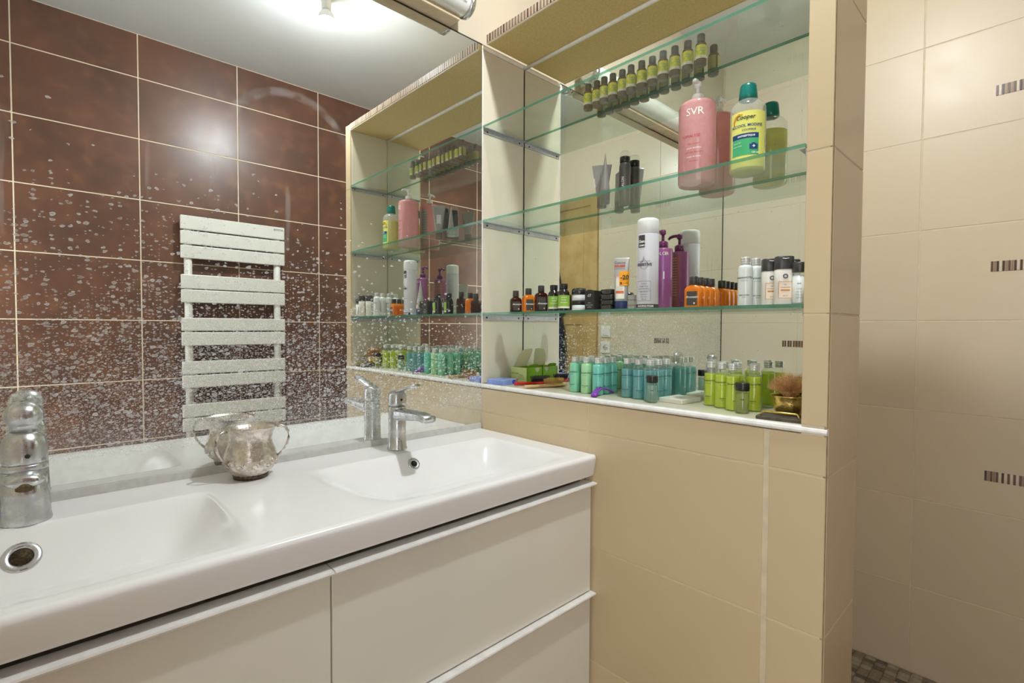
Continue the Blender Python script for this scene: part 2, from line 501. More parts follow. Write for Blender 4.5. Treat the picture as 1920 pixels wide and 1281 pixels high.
class MB:
    """Collects shapes, then links them as one mesh object."""
    def __init__(s):
        s.v, s.f, s.sm = [], [], []

    def add(s, vs, fs, smooth=False):
        o = len(s.v)
        s.v += [tuple(x) for x in vs]
        s.f += [tuple(i + o for i in f) for f in fs]
        s.sm += [smooth] * len(fs)
        return s

    def box(s, x0, x1, y0, y1, z0, z1):
        vs = [(x0, y0, z0), (x1, y0, z0), (x1, y1, z0), (x0, y1, z0), (x0, y0, z1), (x1, y0, z1), (x1, y1, z1), (x0, y1, z1)]
        return s.add(vs, [(0, 3, 2, 1), (4, 5, 6, 7), (0, 1, 5, 4), (1, 2, 6, 5), (2, 3, 7, 6), (3, 0, 4, 7)])

    def bbox(s, x0, x1, y0, y1, z0, z1, b=0.002, seg=2):
        bm = bmesh.new()
        bmesh.ops.create_cube(bm, size=1.0)
        for v in bm.verts:
            v.co = Vector(((x0 + x1) / 2 + v.co.x * (x1 - x0), (y0 + y1) / 2 + v.co.y * (y1 - y0), (z0 + z1) / 2 + v.co.z * (z1 - z0)))
        bmesh.ops.bevel(bm, geom=bm.edges[:], offset=b, segments=seg, affect='EDGES', profile=0.5)
        bm.verts.index_update()
        vs = [v.co[:] for v in bm.verts]
        fs = [[v.index for v in f.verts] for f in bm.faces]
        bm.free()
        return s.add(vs, fs, False)

    def lathe(s, prof, seg=20, at=(0, 0, 0), ax=None, sx=1.0, sy=1.0, smooth=True):
        vs, fs = [], []
        for r, z in prof:
            for k in range(seg):
                a = 2 * PI * k / seg
                vs.append(Vector((r * math.cos(a) * sx, r * math.sin(a) * sy, z)))
        n = len(prof)
        for i in range(n - 1):
            for k in range(seg):
                k2 = (k + 1) % seg
                fs.append((i * seg + k, i * seg + k2, (i + 1) * seg + k2, (i + 1) * seg + k))
        fs.append(tuple(range(seg - 1, -1, -1)))
        fs.append(tuple((n - 1) * seg + k for k in range(seg)))
        if ax is not None:
            q = Vector((0, 0, 1)).rotation_difference(Vector(ax).normalized())
            vs = [q @ v for v in vs]
        at = Vector(at)
        return s.add([v + at for v in vs], fs, smooth)

    def loft(s, secs, seg=24, at=(0, 0, 0), smooth=True):
        """secs: (z, half x, half y, exponent[, dx, dy])"""
        vs, fs = [], []
        for q in secs:
            z, hx, hy, e = q[:4]
            dx, dy = (q[4], q[5]) if len(q) > 4 else (0, 0)
            for k in range(seg):
                a = 2 * PI * (k + 0.5) / seg
                c, t = math.cos(a), math.sin(a)
                vs.append((dx + hx * math.copysign(abs(c) ** (2 / e), c), dy + hy * math.copysign(abs(t) ** (2 / e), t), z))
        n = len(secs)
        for i in range(n - 1):
            for k in range(seg):
                k2 = (k + 1) % seg
                fs.append((i * seg + k, i * seg + k2, (i + 1) * seg + k2, (i + 1) * seg + k))
        fs.append(tuple(range(seg - 1, -1, -1)))
        fs.append(tuple((n - 1) * seg + k for k in range(seg)))
        at = Vector(at)
        return s.add([Vector(v) + at for v in vs], fs, smooth)

    def tube(s, pts, rad, seg=10, flat=1.0, upv=(0, 0, 1)):
        """Round or flattened bar along a path; rad may be a list."""
        pts = [Vector(p) for p in pts]
        n = len(pts)
        rs = rad if isinstance(rad, (list, tuple)) else [rad] * n
        vs, fs = [], []
        for i, p in enumerate(pts):
            t = (pts[min(i + 1, n - 1)] - pts[max(i - 1, 0)]).normalized()
            side = t.cross(Vector(upv))
            if side.length < 1e-4:
                side = t.cross(Vector((1, 0, 0)))
            side.normalize()
            nn = side.cross(t).normalized()
            for k in range(seg):
                a = 2 * PI * k / seg
                vs.append(p + side * (rs[i] * math.cos(a)) + nn * (rs[i] * flat * math.sin(a)))
        for i in range(n - 1):
            for k in range(seg):
                k2 = (k + 1) % seg
                fs.append((i * seg + k, i * seg + k2, (i + 1) * seg + k2, (i + 1) * seg + k))
        fs.append(tuple(range(seg - 1, -1, -1)))
        fs.append(tuple((n - 1) * seg + k for k in range(seg)))
        return s.add(vs, fs, True)

    def wrap(s, r, a0, a1, z0, z1, seg=8, sx=1.0, sy=1.0):
        """Label band lying on a bottle of radius r between two azimuths (degrees)."""
        vs, fs = [], []
        for k in range(seg + 1):
            a = math.radians(a0 + (a1 - a0) * k / seg)
            for z in (z0, z1):
                vs.append((r * math.cos(a) * sx, r * math.sin(a) * sy, z))
        for k in range(seg):
            fs.append((2 * k, 2 * k + 2, 2 * k + 3, 2 * k + 1))
        return s.add(vs, fs, True)

    def mesh(s, name='m'):
        me = bpy.data.meshes.new(name)
        me.from_pydata(s.v, [], s.f)
        for p, q in zip(me.polygons, s.sm):
            p.use_smooth = q
        me.update()
        return me


def link(name, me, m=None, parent=None, loc=None):
    o = bpy.data.objects.new(name, me)
    sc.collection.objects.link(o)
    if m is not None and me is not None and len(me.materials) == 0:
        me.materials.append(MT[m] if isinstance(m, str) else m)
    if parent is not None:
        o.parent = parent
    if loc is not None:
        o.location = loc
    return o


def build(name, mb, m, parent=None, loc=None):
    return link(name, mb.mesh(name), m, parent, loc)


def tag(o, label, cat, group=None):
    o['label'] = label
    o['category'] = cat
    if group:
        o['group'] = group
    return o


def thing(name, label, cat, loc=(0, 0, 0), rot=0.0, group=None):
    o = bpy.data.objects.new(name, None)
    o.empty_display_size = 0.02
    sc.collection.objects.link(o)
    o.location = loc
    o.rotation_euler = (0, 0, math.radians(rot))
    return tag(o, label, cat, group)


def dup(root, loc, label, rot=None):
    r = root.copy()
    sc.collection.objects.link(r)
    r.location = loc
    if rot is not None:
        r.rotation_euler = (0, 0, math.radians(rot))
    r['label'] = label
    for ch in list(root.children):
        c = ch.copy()
        sc.collection.objects.link(c)
        c.parent = r
        for g in ch.children:
            d = g.copy()
            sc.collection.objects.link(d)
            d.parent = c
    return r


def struct(name, mb, m, label):
    o = build(name, mb, m)
    o['kind'] = 'structure'
    o['label'] = label
    return o


_txt = {}


def text_mesh(body, size, align='CENTER', bold=0.0, shear=0.0):
    key = (body, size, align, bold, shear)
    if key not in _txt:
        cu = bpy.data.curves.new('t', 'FONT')
        cu.body = body
        cu.size = size
        cu.align_x = align
        cu.resolution_u = 2
        cu.offset = bold
        cu.shear = shear
        o = bpy.data.objects.new('t', cu)
        sc.collection.objects.link(o)
        bpy.context.view_layer.update()
        me = bpy.data.meshes.new_from_object(o.evaluated_get(bpy.context.evaluated_depsgraph_get()))
        bpy.data.objects.remove(o)
        bpy.data.curves.remove(cu)
        _txt[key] = ([v.co.copy() for v in me.vertices], [tuple(p.vertices) for p in me.polygons])
        bpy.data.meshes.remove(me)
    return _txt[key]


def text_round(parent, body, size, r, ang, z, m='ink', align='CENTER', bold=0.0, shear=0.0, sx=1.0, sy=1.0, name='lettering', vert=False):
    """Print wrapped on a round body: ang = azimuth it faces, z = baseline height."""
    vs, fs = text_mesh(body, size, align, bold, shear)
    out = []
    for v in vs:
        x, y = (v.x, v.y) if not vert else (-v.y, v.x)
        a = math.radians(ang) + x / r
        out.append(((r + 0.0005) * math.cos(a) * sx, (r + 0.0005) * math.sin(a) * sy, z + y))
    return link(name, mesh_from(out, fs, name), m, parent)


def text_flat(parent, body, size, org, right, upv, m='ink', align='CENTER', bold=0.0, shear=0.0, name='lettering'):
    vs, fs = text_mesh(body, size, align, bold, shear)
    R, U, O = Vector(right).normalized(), Vector(upv).normalized(), Vector(org)
    return link(name, mesh_from([(O + R * v.x + U * v.y)[:] for v in vs], fs, name), m, parent)


# tiles: one shared mesh per size and facing; each tile is an object of its own
_tiles = {}
TT = 0.008


def tile_piece(parent, plane, a0, a1, z0, z1, face, m, gap=0.003, name='tile', thick=TT, bev=0.0012):
    """plane '-x' faces -x (a = y); '-y'/'+y' faces that way (a = x). face = coordinate of the visible face."""
    w, h = abs(a1 - a0) - gap, abs(z1 - z0) - gap
    if w < 0.004 or h < 0.004:
        return None
    key = (plane, round(w, 4), round(h, 4), m, thick)
    if key not in _tiles:
        b = bev
        vs = []
        for d, i in ((thick, 0.0), (b, 0.0), (0.0, b)):
            for sa, sz in ((-1, -1), (1, -1), (1, 1), (-1, 1)):
                a, z = sa * (w / 2 - i), sz * (h / 2 - i)
                if plane == '-x':
                    vs.append((d, -a, z))
                elif plane == '+x':
                    vs.append((-d, a, z))
                elif plane == '-y':
                    vs.append((a, d, z))
                else:
                    vs.append((-a, -d, z))
        fs = [(3, 2, 1, 0), (8, 9, 10, 11)]
        for o in (0, 4):
            for k in range(4):
                k2 = (k + 1) % 4
                fs.append((o + k, o + k2, o + 4 + k2, o + 4 + k))
        me = mesh_from(vs, fs, 'tile')
        me.materials.append(MT[m])
        _tiles[key] = me
    ca, cz = (a0 + a1) / 2, (z0 + z1) / 2
    loc = (face, ca, cz) if plane in ('-x', '+x') else (ca, face, cz)
    o = bpy.data.objects.new(name, _tiles[key])
    sc.collection.objects.link(o)
    o.parent = parent
    o.location = loc
    return o


ROWS = [-0.028, 0.286, 0.600, 0.915, 1.229, 1.543, 1.858, 2.172, 2.486, 2.71]
FLOOR = -0.028
CEIL = 2.71
XL, XR, YR = -1.432, 1.16, -1.944

# ================================================================== setting
# wall behind the basin (plane y = 0)
wl = struct('wall_left', MB().box(XL - 0.1, XR + 0.1, 0.0085, 0.1, FLOOR, CEIL), 'paint', 'cream painted wall behind the big mirror and basin')
# smooth panel that closes the niche on the mirror side, with its white edge beads
tile_piece(wl, '-y', 0.0035, 0.1955, 1.009, 2.128, 0.0, 'tile_pale', 0.001, 'side_panel')
build('edge_bead', MB().bbox(0.0, 0.0042, -0.001, 0.008, 0.86, 2.128, 0.001), 'white_trim', wl)
build('edge_bead', MB().bbox(0.0, 0.197, -0.0015, 0.008, 2.129, 2.141, 0.002), 'white_trim', wl)

# niche partition (plane x = 0), open above its board
NW, NL, NT_ = -0.983, -1.030, 0.2215
core = MB()
core.box(0.0014, NT_ - 0.002, -1.0286, 0.0, FLOOR, 0.993)
core.box(0.203, NT_ - 0.002, -1.0286, 0.0, 0.993, 2.128)
core.box(0.0014, 0.203, -1.0286, NW - 0.0014, 0.993, 2.16)
wr = struct('wall_right', core, 'grout', 'beige tiled half wall holding the shelf niche')
for z0, z1 in zip(ROWS[:4], ROWS[1:4] + [0.9945]):
    for a0, a1 in ((0.0, -0.455), (-0.455, -0.916), (-0.9245, NL)):
        tile_piece(wr, '-x', a0, a1, z0, z1, 0.0, 'tile', 0.0028)
for z0, z1 in ((1.0115, 1.229), (1.229, 1.543), (1.543, 1.858), (1.858, 2.165)):
    tile_piece(wr, '-x', NW, NL, z0, z1, 0.0, 'tile', 0.0018)
    tile_piece(wr, '+y', 0.009, 0.196, z0, z1, NW, 'tile_pale', 0.0015)
for z0, z1 in zip(ROWS[:7], ROWS[1:7] + [2.165]):
    tile_piece(wr, '-y', 0.006, NT_, z0, z1, NL, 'tile', 0.0025)
build('corner_grout', MB().box(0.0008, 0.0065, NL + 0.0008, NL + 0.006, FLOOR, 2.165), 'grout_dark', wr)
build('joint_strip', MB().box(0.0008, 0.0085, -0.9235, -0.917, FLOOR, 0.993), 'grout', wr)
# ledge of the niche and the rounded white trim along its front
build('ledge', MB().box(0.010, 0.197, NW, -0.0005, 0.9935, 1.008), 'tile_pale', wr)
lt = MB()
prof = [(0.0, 0.9955), (-0.0025, 0.9975), (-0.003, 1.001), (-0.0015, 1.0055), (0.003, 1.0085), (0.0105, 1.0087), (0.0105, 0.9955)]
vs = [(x, y, z) for y in (-0.0005, NL + 0.0005) for x, z in prof]
k = len(prof)
lt.add(vs, [(i, (i + 1) % k, k + (i + 1) % k, k + i) for i in range(k)] + [tuple(range(k - 1, -1, -1)), tuple(range(k, 2 * k))], False)
build('ledge_trim', lt, 'white_trim', wr)

# shower wall (plane x = 1.16)
wf = struct('wall_far', MB().box(XR + 0.0012, XR + 0.1, YR - 0.1, 0.008, FLOOR, CEIL), 'grout', 'pale beige tiled shower wall beyond the half wall')
for z0, z1 in zip(ROWS[:-1], ROWS[1:]):
    for a0, a1 in ((0.0, -0.056), (-0.056, -0.527), (-0.527, -0.998), (-0.998, -1.469), (-1.469, YR)):
        tile_piece(wf, '-x', a0, a1, z0, z1, XR, 'tile_light', 0.003)


def mosaic(parent, axis, fixed, start, n, pitch, z0, z1, sgn, mats, gap=0.0012, name='mosaic_stick', depth=0.004, mult=1):
    """A row of small upright glass sticks, each its own piece."""
    meshes = {}
    rnd = random.Random(n + int(z0 * 100))
    for i in range(n):
        mk = rnd.choice(mats[:2] if i % 2 else mats[2:])
        if mk not in meshes:
            b = MB()
            w, h = pitch - gap, z1 - z0
            if axis == 'y':
                b.bbox(-depth / 2, depth / 2, -w / 2, w / 2, -h / 2, h / 2, 0.0006, 1)
            else:
                b.bbox(-w / 2, w / 2, -depth / 2, depth / 2, -h / 2, h / 2, 0.0006, 1)
            me = b.mesh('mosaic_stick')
            me.materials.append(MT[mk])
            meshes[mk] = me
        c = start + sgn * pitch * (i + 0.5)
        o = bpy.data.objects.new(name, meshes[mk])
        sc.collection.objects.link(o)
        o.parent = parent
        o.location = (fixed, c, (z0 + z1) / 2) if axis == 'y' else (c, fixed, (z0 + z1) / 2)


for zc in (0.722, 1.404, 1.966, 2.31):
    mosaic(wf, 'y', XR, -1.181, 22, 0.0067, zc - 0.0165, zc + 0.0165, -1, ['mos_b', 'mos_c', 'mos_a', 'mos_d'])

# brown wall opposite the mirror (plane y = YR), seen in the mirror
wb = struct('wall_rear', MB().box(XL, XR + 0.1, YR - 0.1, YR - 0.0012, FLOOR, CEIL), 'grout_white', 'rust brown tiled wall reflected in the mirror')
for z0, z1 in zip(ROWS[:-1], ROWS[1:]):
    for a0, a1 in ((XL, -1.170), (-1.170, -0.700), (-0.700, -0.233), (-0.233, 0.240), (0.240, 0.709), (0.709, XR)):
        tile_piece(wb, '+y', a0, a1, z0, z1, YR, 'brown', 0.005)

# entrance wall beside the camera (plane x = XL), seen in the niche mirror
ew = MB().box(XL - 0.1, XL - 0.0012, -1.385, 0.008, FLOOR, CEIL).box(XL - 0.1, XL - 0.0012, YR, -1.385, 2.12, CEIL)  # gap under the lintel is an added, unseen doorway for soft fill light
we = struct('wall_entrance', ew, 'grout', 'beige tiled entrance wall reflected in the niche mirror, with unseen doorway added for fill light')
for z0, z1 in zip(ROWS[:-1], ROWS[1:]):
    for a0, a1 in ((0.0, -0.41), (-0.41, -0.875)):
        tile_piece(we, '+x', a0, a1, z0, z1, XL, 'tile_pale', 0.003)
    if z0 > 2.1:
        tile_piece(we, '+x', -0.875, YR, z0, z1, XL, 'tile_pale', 0.003)
mosaic(we, 'y', XL, -0.335, 16, 0.0067, 1.103, 1.136, -1, ['mos_b', 'mos_c', 'mos_a', 'mos_d'])

struct('ceiling', MB().box(XL - 0.1, XR + 0.1, YR - 0.1, 0.1, CEIL, CEIL + 0.1), 'ceil', 'satin white ceiling seen in the mirror')
fl = struct('floor', MB().box(XL - 0.1, XR + 0.1, YR - 0.1, 0.1, FLOOR - 0.1, FLOOR), 'grout_dark', 'grey mosaic floor running into the shower')
pm = {}
rnd = random.Random(4)
for i in range(10):
    for j in range(17):
        mk = rnd.choice(['peb_a', 'peb_a', 'peb_b', 'peb_b', 'peb_c'])
        if mk not in pm:
            me = MB().bbox(-0.0112, 0.0112, -0.0158, 0.0158, -0.001, 0.004, 0.0012, 1).mesh('mosaic_tile')
            me.materials.append(MT[mk])
            pm[mk] = me
        o = bpy.data.objects.new('mosaic_tile', pm[mk])
        sc.collection.objects.link(o)
        o.parent = fl
        o.location = (1.146 - i * 0.0245, -0.72 - j * 0.034, FLOOR + rnd.uniform(-0.0008, 0.0008))

# ================================================================== door on the entrance wall
dr = link('door_1', MB().box(XL - 0.008, XL + 0.012, -1.335, -0.955, FLOOR, 2.08).mesh('door_1'), 'door')
dr['kind'] = 'structure'
dr['label'] = 'pine panelled door leaf folded back on the entrance wall, reflected in the niche'
fr_ = MB()
fr_.bbox(XL - 0.008, XL + 0.022, -0.955, -0.893, FLOOR, 2.15, 0.004)
fr_.bbox(XL - 0.008, XL + 0.022, -1.385, -1.335, FLOOR, 2.15, 0.004)
fr_.bbox(XL - 0.008, XL + 0.022, -1.335, -0.955, 2.08, 2.15, 0.004)
build('door_frame', fr_, 'door', dr)
for z0, z1 in ((0.12, 0.52), (0.66, 1.10), (1.22, 1.96)):
    build('door_panel', MB().bbox(XL + 0.008, XL + 0.018, -1.27, -1.02, z0, z1, 0.006), 'door', dr)
robe = MB()
secs = []
for i in range(15):
    t = i / 14
    z = 1.66 - 1.0 * t
    w = 0.02 + 0.085 * min(1, t * 1.6) ** 0.8
    secs.append((z, 0.026 + 0.012 * math.sin(i * 0.9), w, 2.6, 0.004 * math.sin(i * 1.7), 0.006 * math.sin(i)))
secs.reverse()
robe.loft(secs, 28)
rb = build('bathrobe', robe, 'navy', None, (XL + 0.062, -1.262, 0))
tag(rb, 'dark navy bathrobe hanging on the door, seen in the niche mirror', 'bathrobe')
hk = MB().tube([(-0.05, 0, 1.64), (-0.01, 0, 1.64), (0.005, 0, 1.66), (0.008, 0, 1.68)], 0.006, 8)
build('hook', hk, 'chrome', rb)


def plate(name, label, cat, z, kind):
    t = thing(name, label, cat, (XL, -0.823, z))
    build('cover_plate', MB().bbox(0, 0.009, -0.040, 0.040, -0.040, 0.040, 0.003), 'white_plastic', t)
    if kind == 'switch':
        build('rocker', MB().bbox(0.008, 0.013, -0.028, 0.028, -0.028, 0.028, 0.002), 'white_plastic', t)
    else:
        build('socket_well', MB().lathe([(0.020, 0.0), (0.020, 0.002), (0.018, 0.002)], 18, (0.0085, 0, 0), (1, 0, 0)), 'caulk', t)
        for dy in (-0.0095, 0.0095):
            build('contact_hole', MB().lathe([(0.003, 0), (0.003, 0.001)], 8, (0.0105, dy, 0), (1, 0, 0)), 'dark', t)
    return t


plate('light_switch', 'white square light switch reflected above the wall socket', 'switch', 1.175, 'switch')
plate('wall_socket', 'white square wall socket reflected under the light switch', 'socket', 1.062, 'socket')

# ================================================================== mirrors
mr = MB().box(-1.4312, -0.0005, 0.0, 0.006, 0.876, 2.141)
mir = build('wall_mirror', mr, 'mirror')
tag(mir, 'large frameless wall mirror over the basin spotted with dried splashes', 'mirror')
build('edge_strip', MB().box(-1.425, -0.0005, -0.0008, 0.0062, 2.141, 2.1445), 'screw', mir)
nm = thing('niche_mirror', 'mirror lining the back of the shelf niche', 'mirror', (0, 0, 0))
link('mirror_panel', MB().box(0.197, 0.202, NW + 0.0005, -0.0022, 1.0085, 2.128).mesh(), 'mirror_clean', nm)
build('dark_edge', MB().box(0.1955, 0.2015, -0.0021, -0.0006, 1.0085, 2.128), 'dark', nm)
build('caulk_bead', MB().tube([(0.1955, -0.001, 2.131), (0.1955, -0.30, 2.131), (0.1955, -0.65, 2.131), (0.1955, NW + 0.002, 2.131)], 0.0055, 8), 'white_trim', nm)

# ================================================================== board closing the niche
bd = thing('niche_board', 'raw particle board over the niche edged with striped mosaic', 'board', (0, 0, 0))
build('board', MB().box(0.0045, 0.219, NW + 0.001, -0.022, 2.135, 2.164), 'chip', bd)
build('edge_lip', MB().box(0.0005, 0.0045, NW + 0.001, -0.022, 2.1335, 2.164), 'mos_b', bd)
mosaic(bd, 'y', 0.0005, -0.0225, 142, 0.00672, 2.1385, 2.1645, -1, ['mos_b', 'mos_b', 'mos_c', 'mos_c', 'mos_a'], name='mosaic_stick', depth=0.003)

# ================================================================== glass shelves with rails
SH = []
for lab, zt in (('lowest glass shelf, at eye level, crowded with small bottles', 1.2495), ('middle glass shelf with pink and yellow bottles', 1.5615), ('top glass shelf with a row of little oil bottles', 1.8755)):
    zb = zt - 0.0075
    b = MB().box(0.002, 0.1955, NW + 0.0025, -0.0025, zb, zt)
    me = b.mesh('glass_shelf')
    me.materials.append(MT['glass'])
    me.materials.append(MT['glass_edge'])
    for p in me.polygons:
        p.material_index = 0 if abs(p.normal.z) > 0.5 else 1
    o = link('glass_shelf', me)
    tag(o, lab, 'shelf', 'glass shelves in the niche')
    SH.append(zt)
    for yy, sg, side in ((-0.0005, -1, 'left'), (NW + 0.0005, 1, 'right')):
        t = thing('shelf_rail', 'aluminium rail carrying the %s end of the %s glass shelf' % (side, lab.split()[0]), 'rail', (0, 0, 0), 0, 'aluminium rails under the glass shelves')
        y2 = yy + sg * 0.0018
        y3 = yy + sg * 0.014
        build('flange', MB().box(0.006, 0.1945, min(yy, y2), max(yy, y2), zb - 0.0165, zb - 0.0004), 'alu', t)
        build('foot', MB().box(0.006, 0.1945, min(yy, y3), max(yy, y3), zb - 0.0018, zb - 0.0004), 'alu', t)
        for xs in (0.022, 0.172):
            build('screw', MB().lathe([(0.003, 0), (0.003, 0.001), (0.001, 0.0014)], 10, (xs, y2, zb - 0.009), (0, sg, 0)), 'screw', t)
S1, S2, S3 = SH

# ================================================================== lamp over the mirror
tl = thing('tube_lamp', 'unlit white tube lamp on a pine batten above the mirror', 'lamp', (0, 0, 0))
build('batten', MB().bbox(-1.12, -0.130, -0.050, 0.0084, 2.146, 2.171, 0.003), 'wood_trim', tl)
d = MB()
sec = []
for k in range(13):
    a = PI * k / 12
    sec.append((-0.058 - 0.036 * math.cos(a) , 0.036 * math.sin(a)))
d.lathe([(0.0375, 0.0), (0.040, 0.004), (0.040, 0.96), (0.0375, 0.964)], 24, (-1.085, -0.056, 2.199), (1, 0, 0))
build('diffuser', d, 'tube', tl)
e = MB().lathe([(0.030, 0), (0.042, 0.002), (0.042, 0.016), (0.036, 0.022), (0.020, 0.024)], 24, (-0.1215, -0.056, 2.199), (1, 0, 0))
build('end_cap', e, 'chrome', tl)
build('back_plate', MB().bbox(-1.10, -0.128, -0.02, 0.0084, 2.172, 2.252, 0.003), 'white_plastic', tl)
tv, tf = text_mesh('T5 13W', 0.0085, 'RIGHT', 0.0001)
tw = []
for v in tv:
    a = math.radians(-32) + v.y / 0.0405
    tw.append((-0.135 + v.x, -0.056 - 0.0405 * math.cos(a), 2.199 + 0.0405 * math.sin(a)))
link('lettering', mesh_from(tw, tf), 'ink_grey', tl)

# ================================================================== bulb
bl = thing('ceiling_bulb', 'bare lit bulb in a socket on the ceiling, seen in the mirror', 'lamp', (-0.135, -0.925, 0))
dome = [(0.0008, -0.0340)]
for k in range(1, 12):
    a = -PI / 2 + (PI / 2 - 0.12) * k / 11
    dome.append((0.034 * math.cos(a), 0.034 * math.sin(a)))
build('bulb', MB().lathe(dome, 24), 'bulb', bl, (0, 0, 2.575))
build('housing', MB().lathe([(0.0338, 2.5712), (0.0345, 2.5735), (0.0342, 2.582), (0.0320, 2.592), (0.0240, 2.604), (0.0165, 2.612)], 24), 'white_plastic', bl)
build('socket', MB().lathe([(0.016, 2.612), (0.021, 2.616), (0.021, 2.655), (0.018, 2.66)], 18), 'white_plastic', bl)
build('ceiling_rose', MB().lathe([(0.018, 2.66), (0.045, 2.675), (0.05, 2.7095)], 24), 'white_plastic', bl)

# ================================================================== towel radiator on the brown wall
rd = thing('towel_radiator', 'white slatted towel radiator on the brown tiles, seen in the mirror', 'radiator', (-0.265, YR, 0))
for z0, z1 in ((1.724, 1.800), (1.6445, 1.7185), (1.568, 1.639), (1.403, 1.482), (1.3275, 1.400), (1.173, 1.2465), (1.092, 1.168), (0.936, 1.0085), (0.860, 0.931), (0.700, 0.772), (0.622, 0.695)):
    build('slat', MB().bbox(-0.2685, 0.2685, 0.044, 0.064, z0 + 0.001, z1 - 0.001, 0.004), 'enamel', rd)
for x in (-0.231, 0.231):
    build('upright', MB().lathe([(0.0195, 0.56), (0.0195, 1.80)], 16, (x, 0.036, 0)), 'enamel', rd)
for x in (-0.231, 0.231):
    for z in (0.66, 1.60):
        build('wall_mount', MB().lathe([(0.014, 0), (0.014, 0.03)], 12, (x, 0.0005, z), (0, 1, 0)), 'enamel', rd)
text_flat(rd, 'ACOVA', 0.016, (0.232, 0.0645, 1.776), (-1, 0, 0), (0, 0, 1), 'ink_grey', bold=0.0004)

# ================================================================== vanity
vc = thing('vanity_cabinet', 'white gloss vanity cabinet with four wide drawers under the basin', 'cabinet', (0, 0, 0))
cb = MB()
cb.box(-1.425, -0.0085, -0.452, -0.001, 0.165, 0.740)
cb.box(-1.425, -1.407, -0.452, -0.001, 0.740, 0.799)
cb.box(-0.0265, -0.0085, -0.452, -0.001, 0.740, 0.799)
cb.box(-1.407, -0.0265, -0.452, -0.440, 0.740, 0.770)
build('carcass', cb, 'carcass', vc)
for x0, x1 in ((-0.7280, -0.0065), (-1.425, -0.7306)):
    for zt in (0.783, 0.4815):
        zb = zt - 0.2985
        dw = build('drawer', MB().bbox(x0, x1, -0.474, -0.453, zb, zt - 0.006, 0.0012, 1), 'gloss', vc)
        lp = MB()
        pr = [(-0.4535, zt), (-0.4895, zt - 0.0008), (-0.4905, zt - 0.004), (-0.489, zt - 0.0075), (-0.475, zt - 0.0095), (-0.4535, zt - 0.008)]
        xr = x1 + (0.0055 if x1 > -0.1 else 0.0)
        vs = [(x, y, z) for x in (x0, xr) for y, z in pr]
        k = len(pr)
        lp.add(vs, [(i, k + i, k + (i + 1) % k, (i + 1) % k) for i in range(k)] + [tuple(range(k)), tuple(range(2 * k - 1, k - 1, -1))])
        build('grip_lip', lp, 'white_trim', dw)

# basin: one slab with two sunken bowls
ZS = 0.8586


def bowl_depth(x, y):
    best = 0.0
    for x0, x1 in ((-0.655, -0.075), (-1.395, -0.843)):
        cx, hx = (x0 + x1) / 2, (x1 - x0) / 2
        y0, y1 = -0.462, -0.128
        cy, hy = (y0 + y1) / 2, (y1 - y0) / 2
        dx, dy = hx - abs(x - cx), hy - abs(y - cy)
        if dx <= 0 or dy <= 0:
            continue
        sx = math.sin(min(1.0, (x1 - x) / 0.085) * PI / 2) ** 0.9
        ql = math.sin(min(1.0, (x - x0) / 0.17) * PI / 2)
        sx *= ql * ql
        yb, yf = y1 - y, y - y0
        f = math.sin(min(1.0, yb / 0.10) * PI / 2) * math.sin(min(1.0, yf / 0.325) * PI / 2)
        best = max(best, 0.088 * sx * f * f / (f + 0.12) * 1.12)
    return best


NX, NY = 290, 98
X0, X1, Y0, Y1 = -1.425, -0.0012, -0.490, -0.0005
RB = 0.010
vs, fs = [], []
xs = [X0 + (X1 - X0) * i / NX for i in range(NX + 1)]
ys = [Y0 + RB + (Y1 - Y0 - RB) * j / NY for j in range(NY + 1)]
cols = []
# cross-section start: underside front, up the face, round the edge, then across the top
front = [(Y0 + 0.03, ZS - 0.058), (Y0 + 0.011, ZS - 0.058), (Y0 + 0.0085, ZS - 0.0565)]
front += [(Y0 + 0.0068, ZS - 0.050), (Y0 + 0.0035, ZS - 0.032), (Y0 + 0.0007, ZS - 0.016)]
for k in range(7):
    a = PI / 2 * k / 6
    front.append((Y0 + RB - RB * math.cos(a), ZS - RB + RB * math.sin(a)))
for x in xs:
    e = max(0.0, 1 - (X1 - x) / 0.006)
    row = []
    for y, z in front[:-1]:
        row.append((x, y + (0.004 * e * e), z))
    for y in ys:
        row.append((x, y, ZS - bowl_depth(x, y) - 0.0025 * e * e))
    row.append((x, Y1, ZS - 0.058))
    cols.append(row)
nr = len(cols[0])
for row in cols:
    vs += row
for i in range(NX):
    for j in range(nr - 1):
        fs.append((i * nr + j, (i + 1) * nr + j, (i + 1) * nr + j + 1, i * nr + j + 1))
fs.append(tuple(range(nr)))
fs.append(tuple(range((NX + 1) * nr - 1, NX * nr - 1, -1)))
bs = link('double_basin', mesh_from(vs, fs, 'double_basin', True), 'ceramic')
for p in bs.data.polygons:
    if len(p.vertices) > 4:
        p.use_smooth = False
tag(bs, 'white ceramic double basin filling the top of the vanity', 'basin')


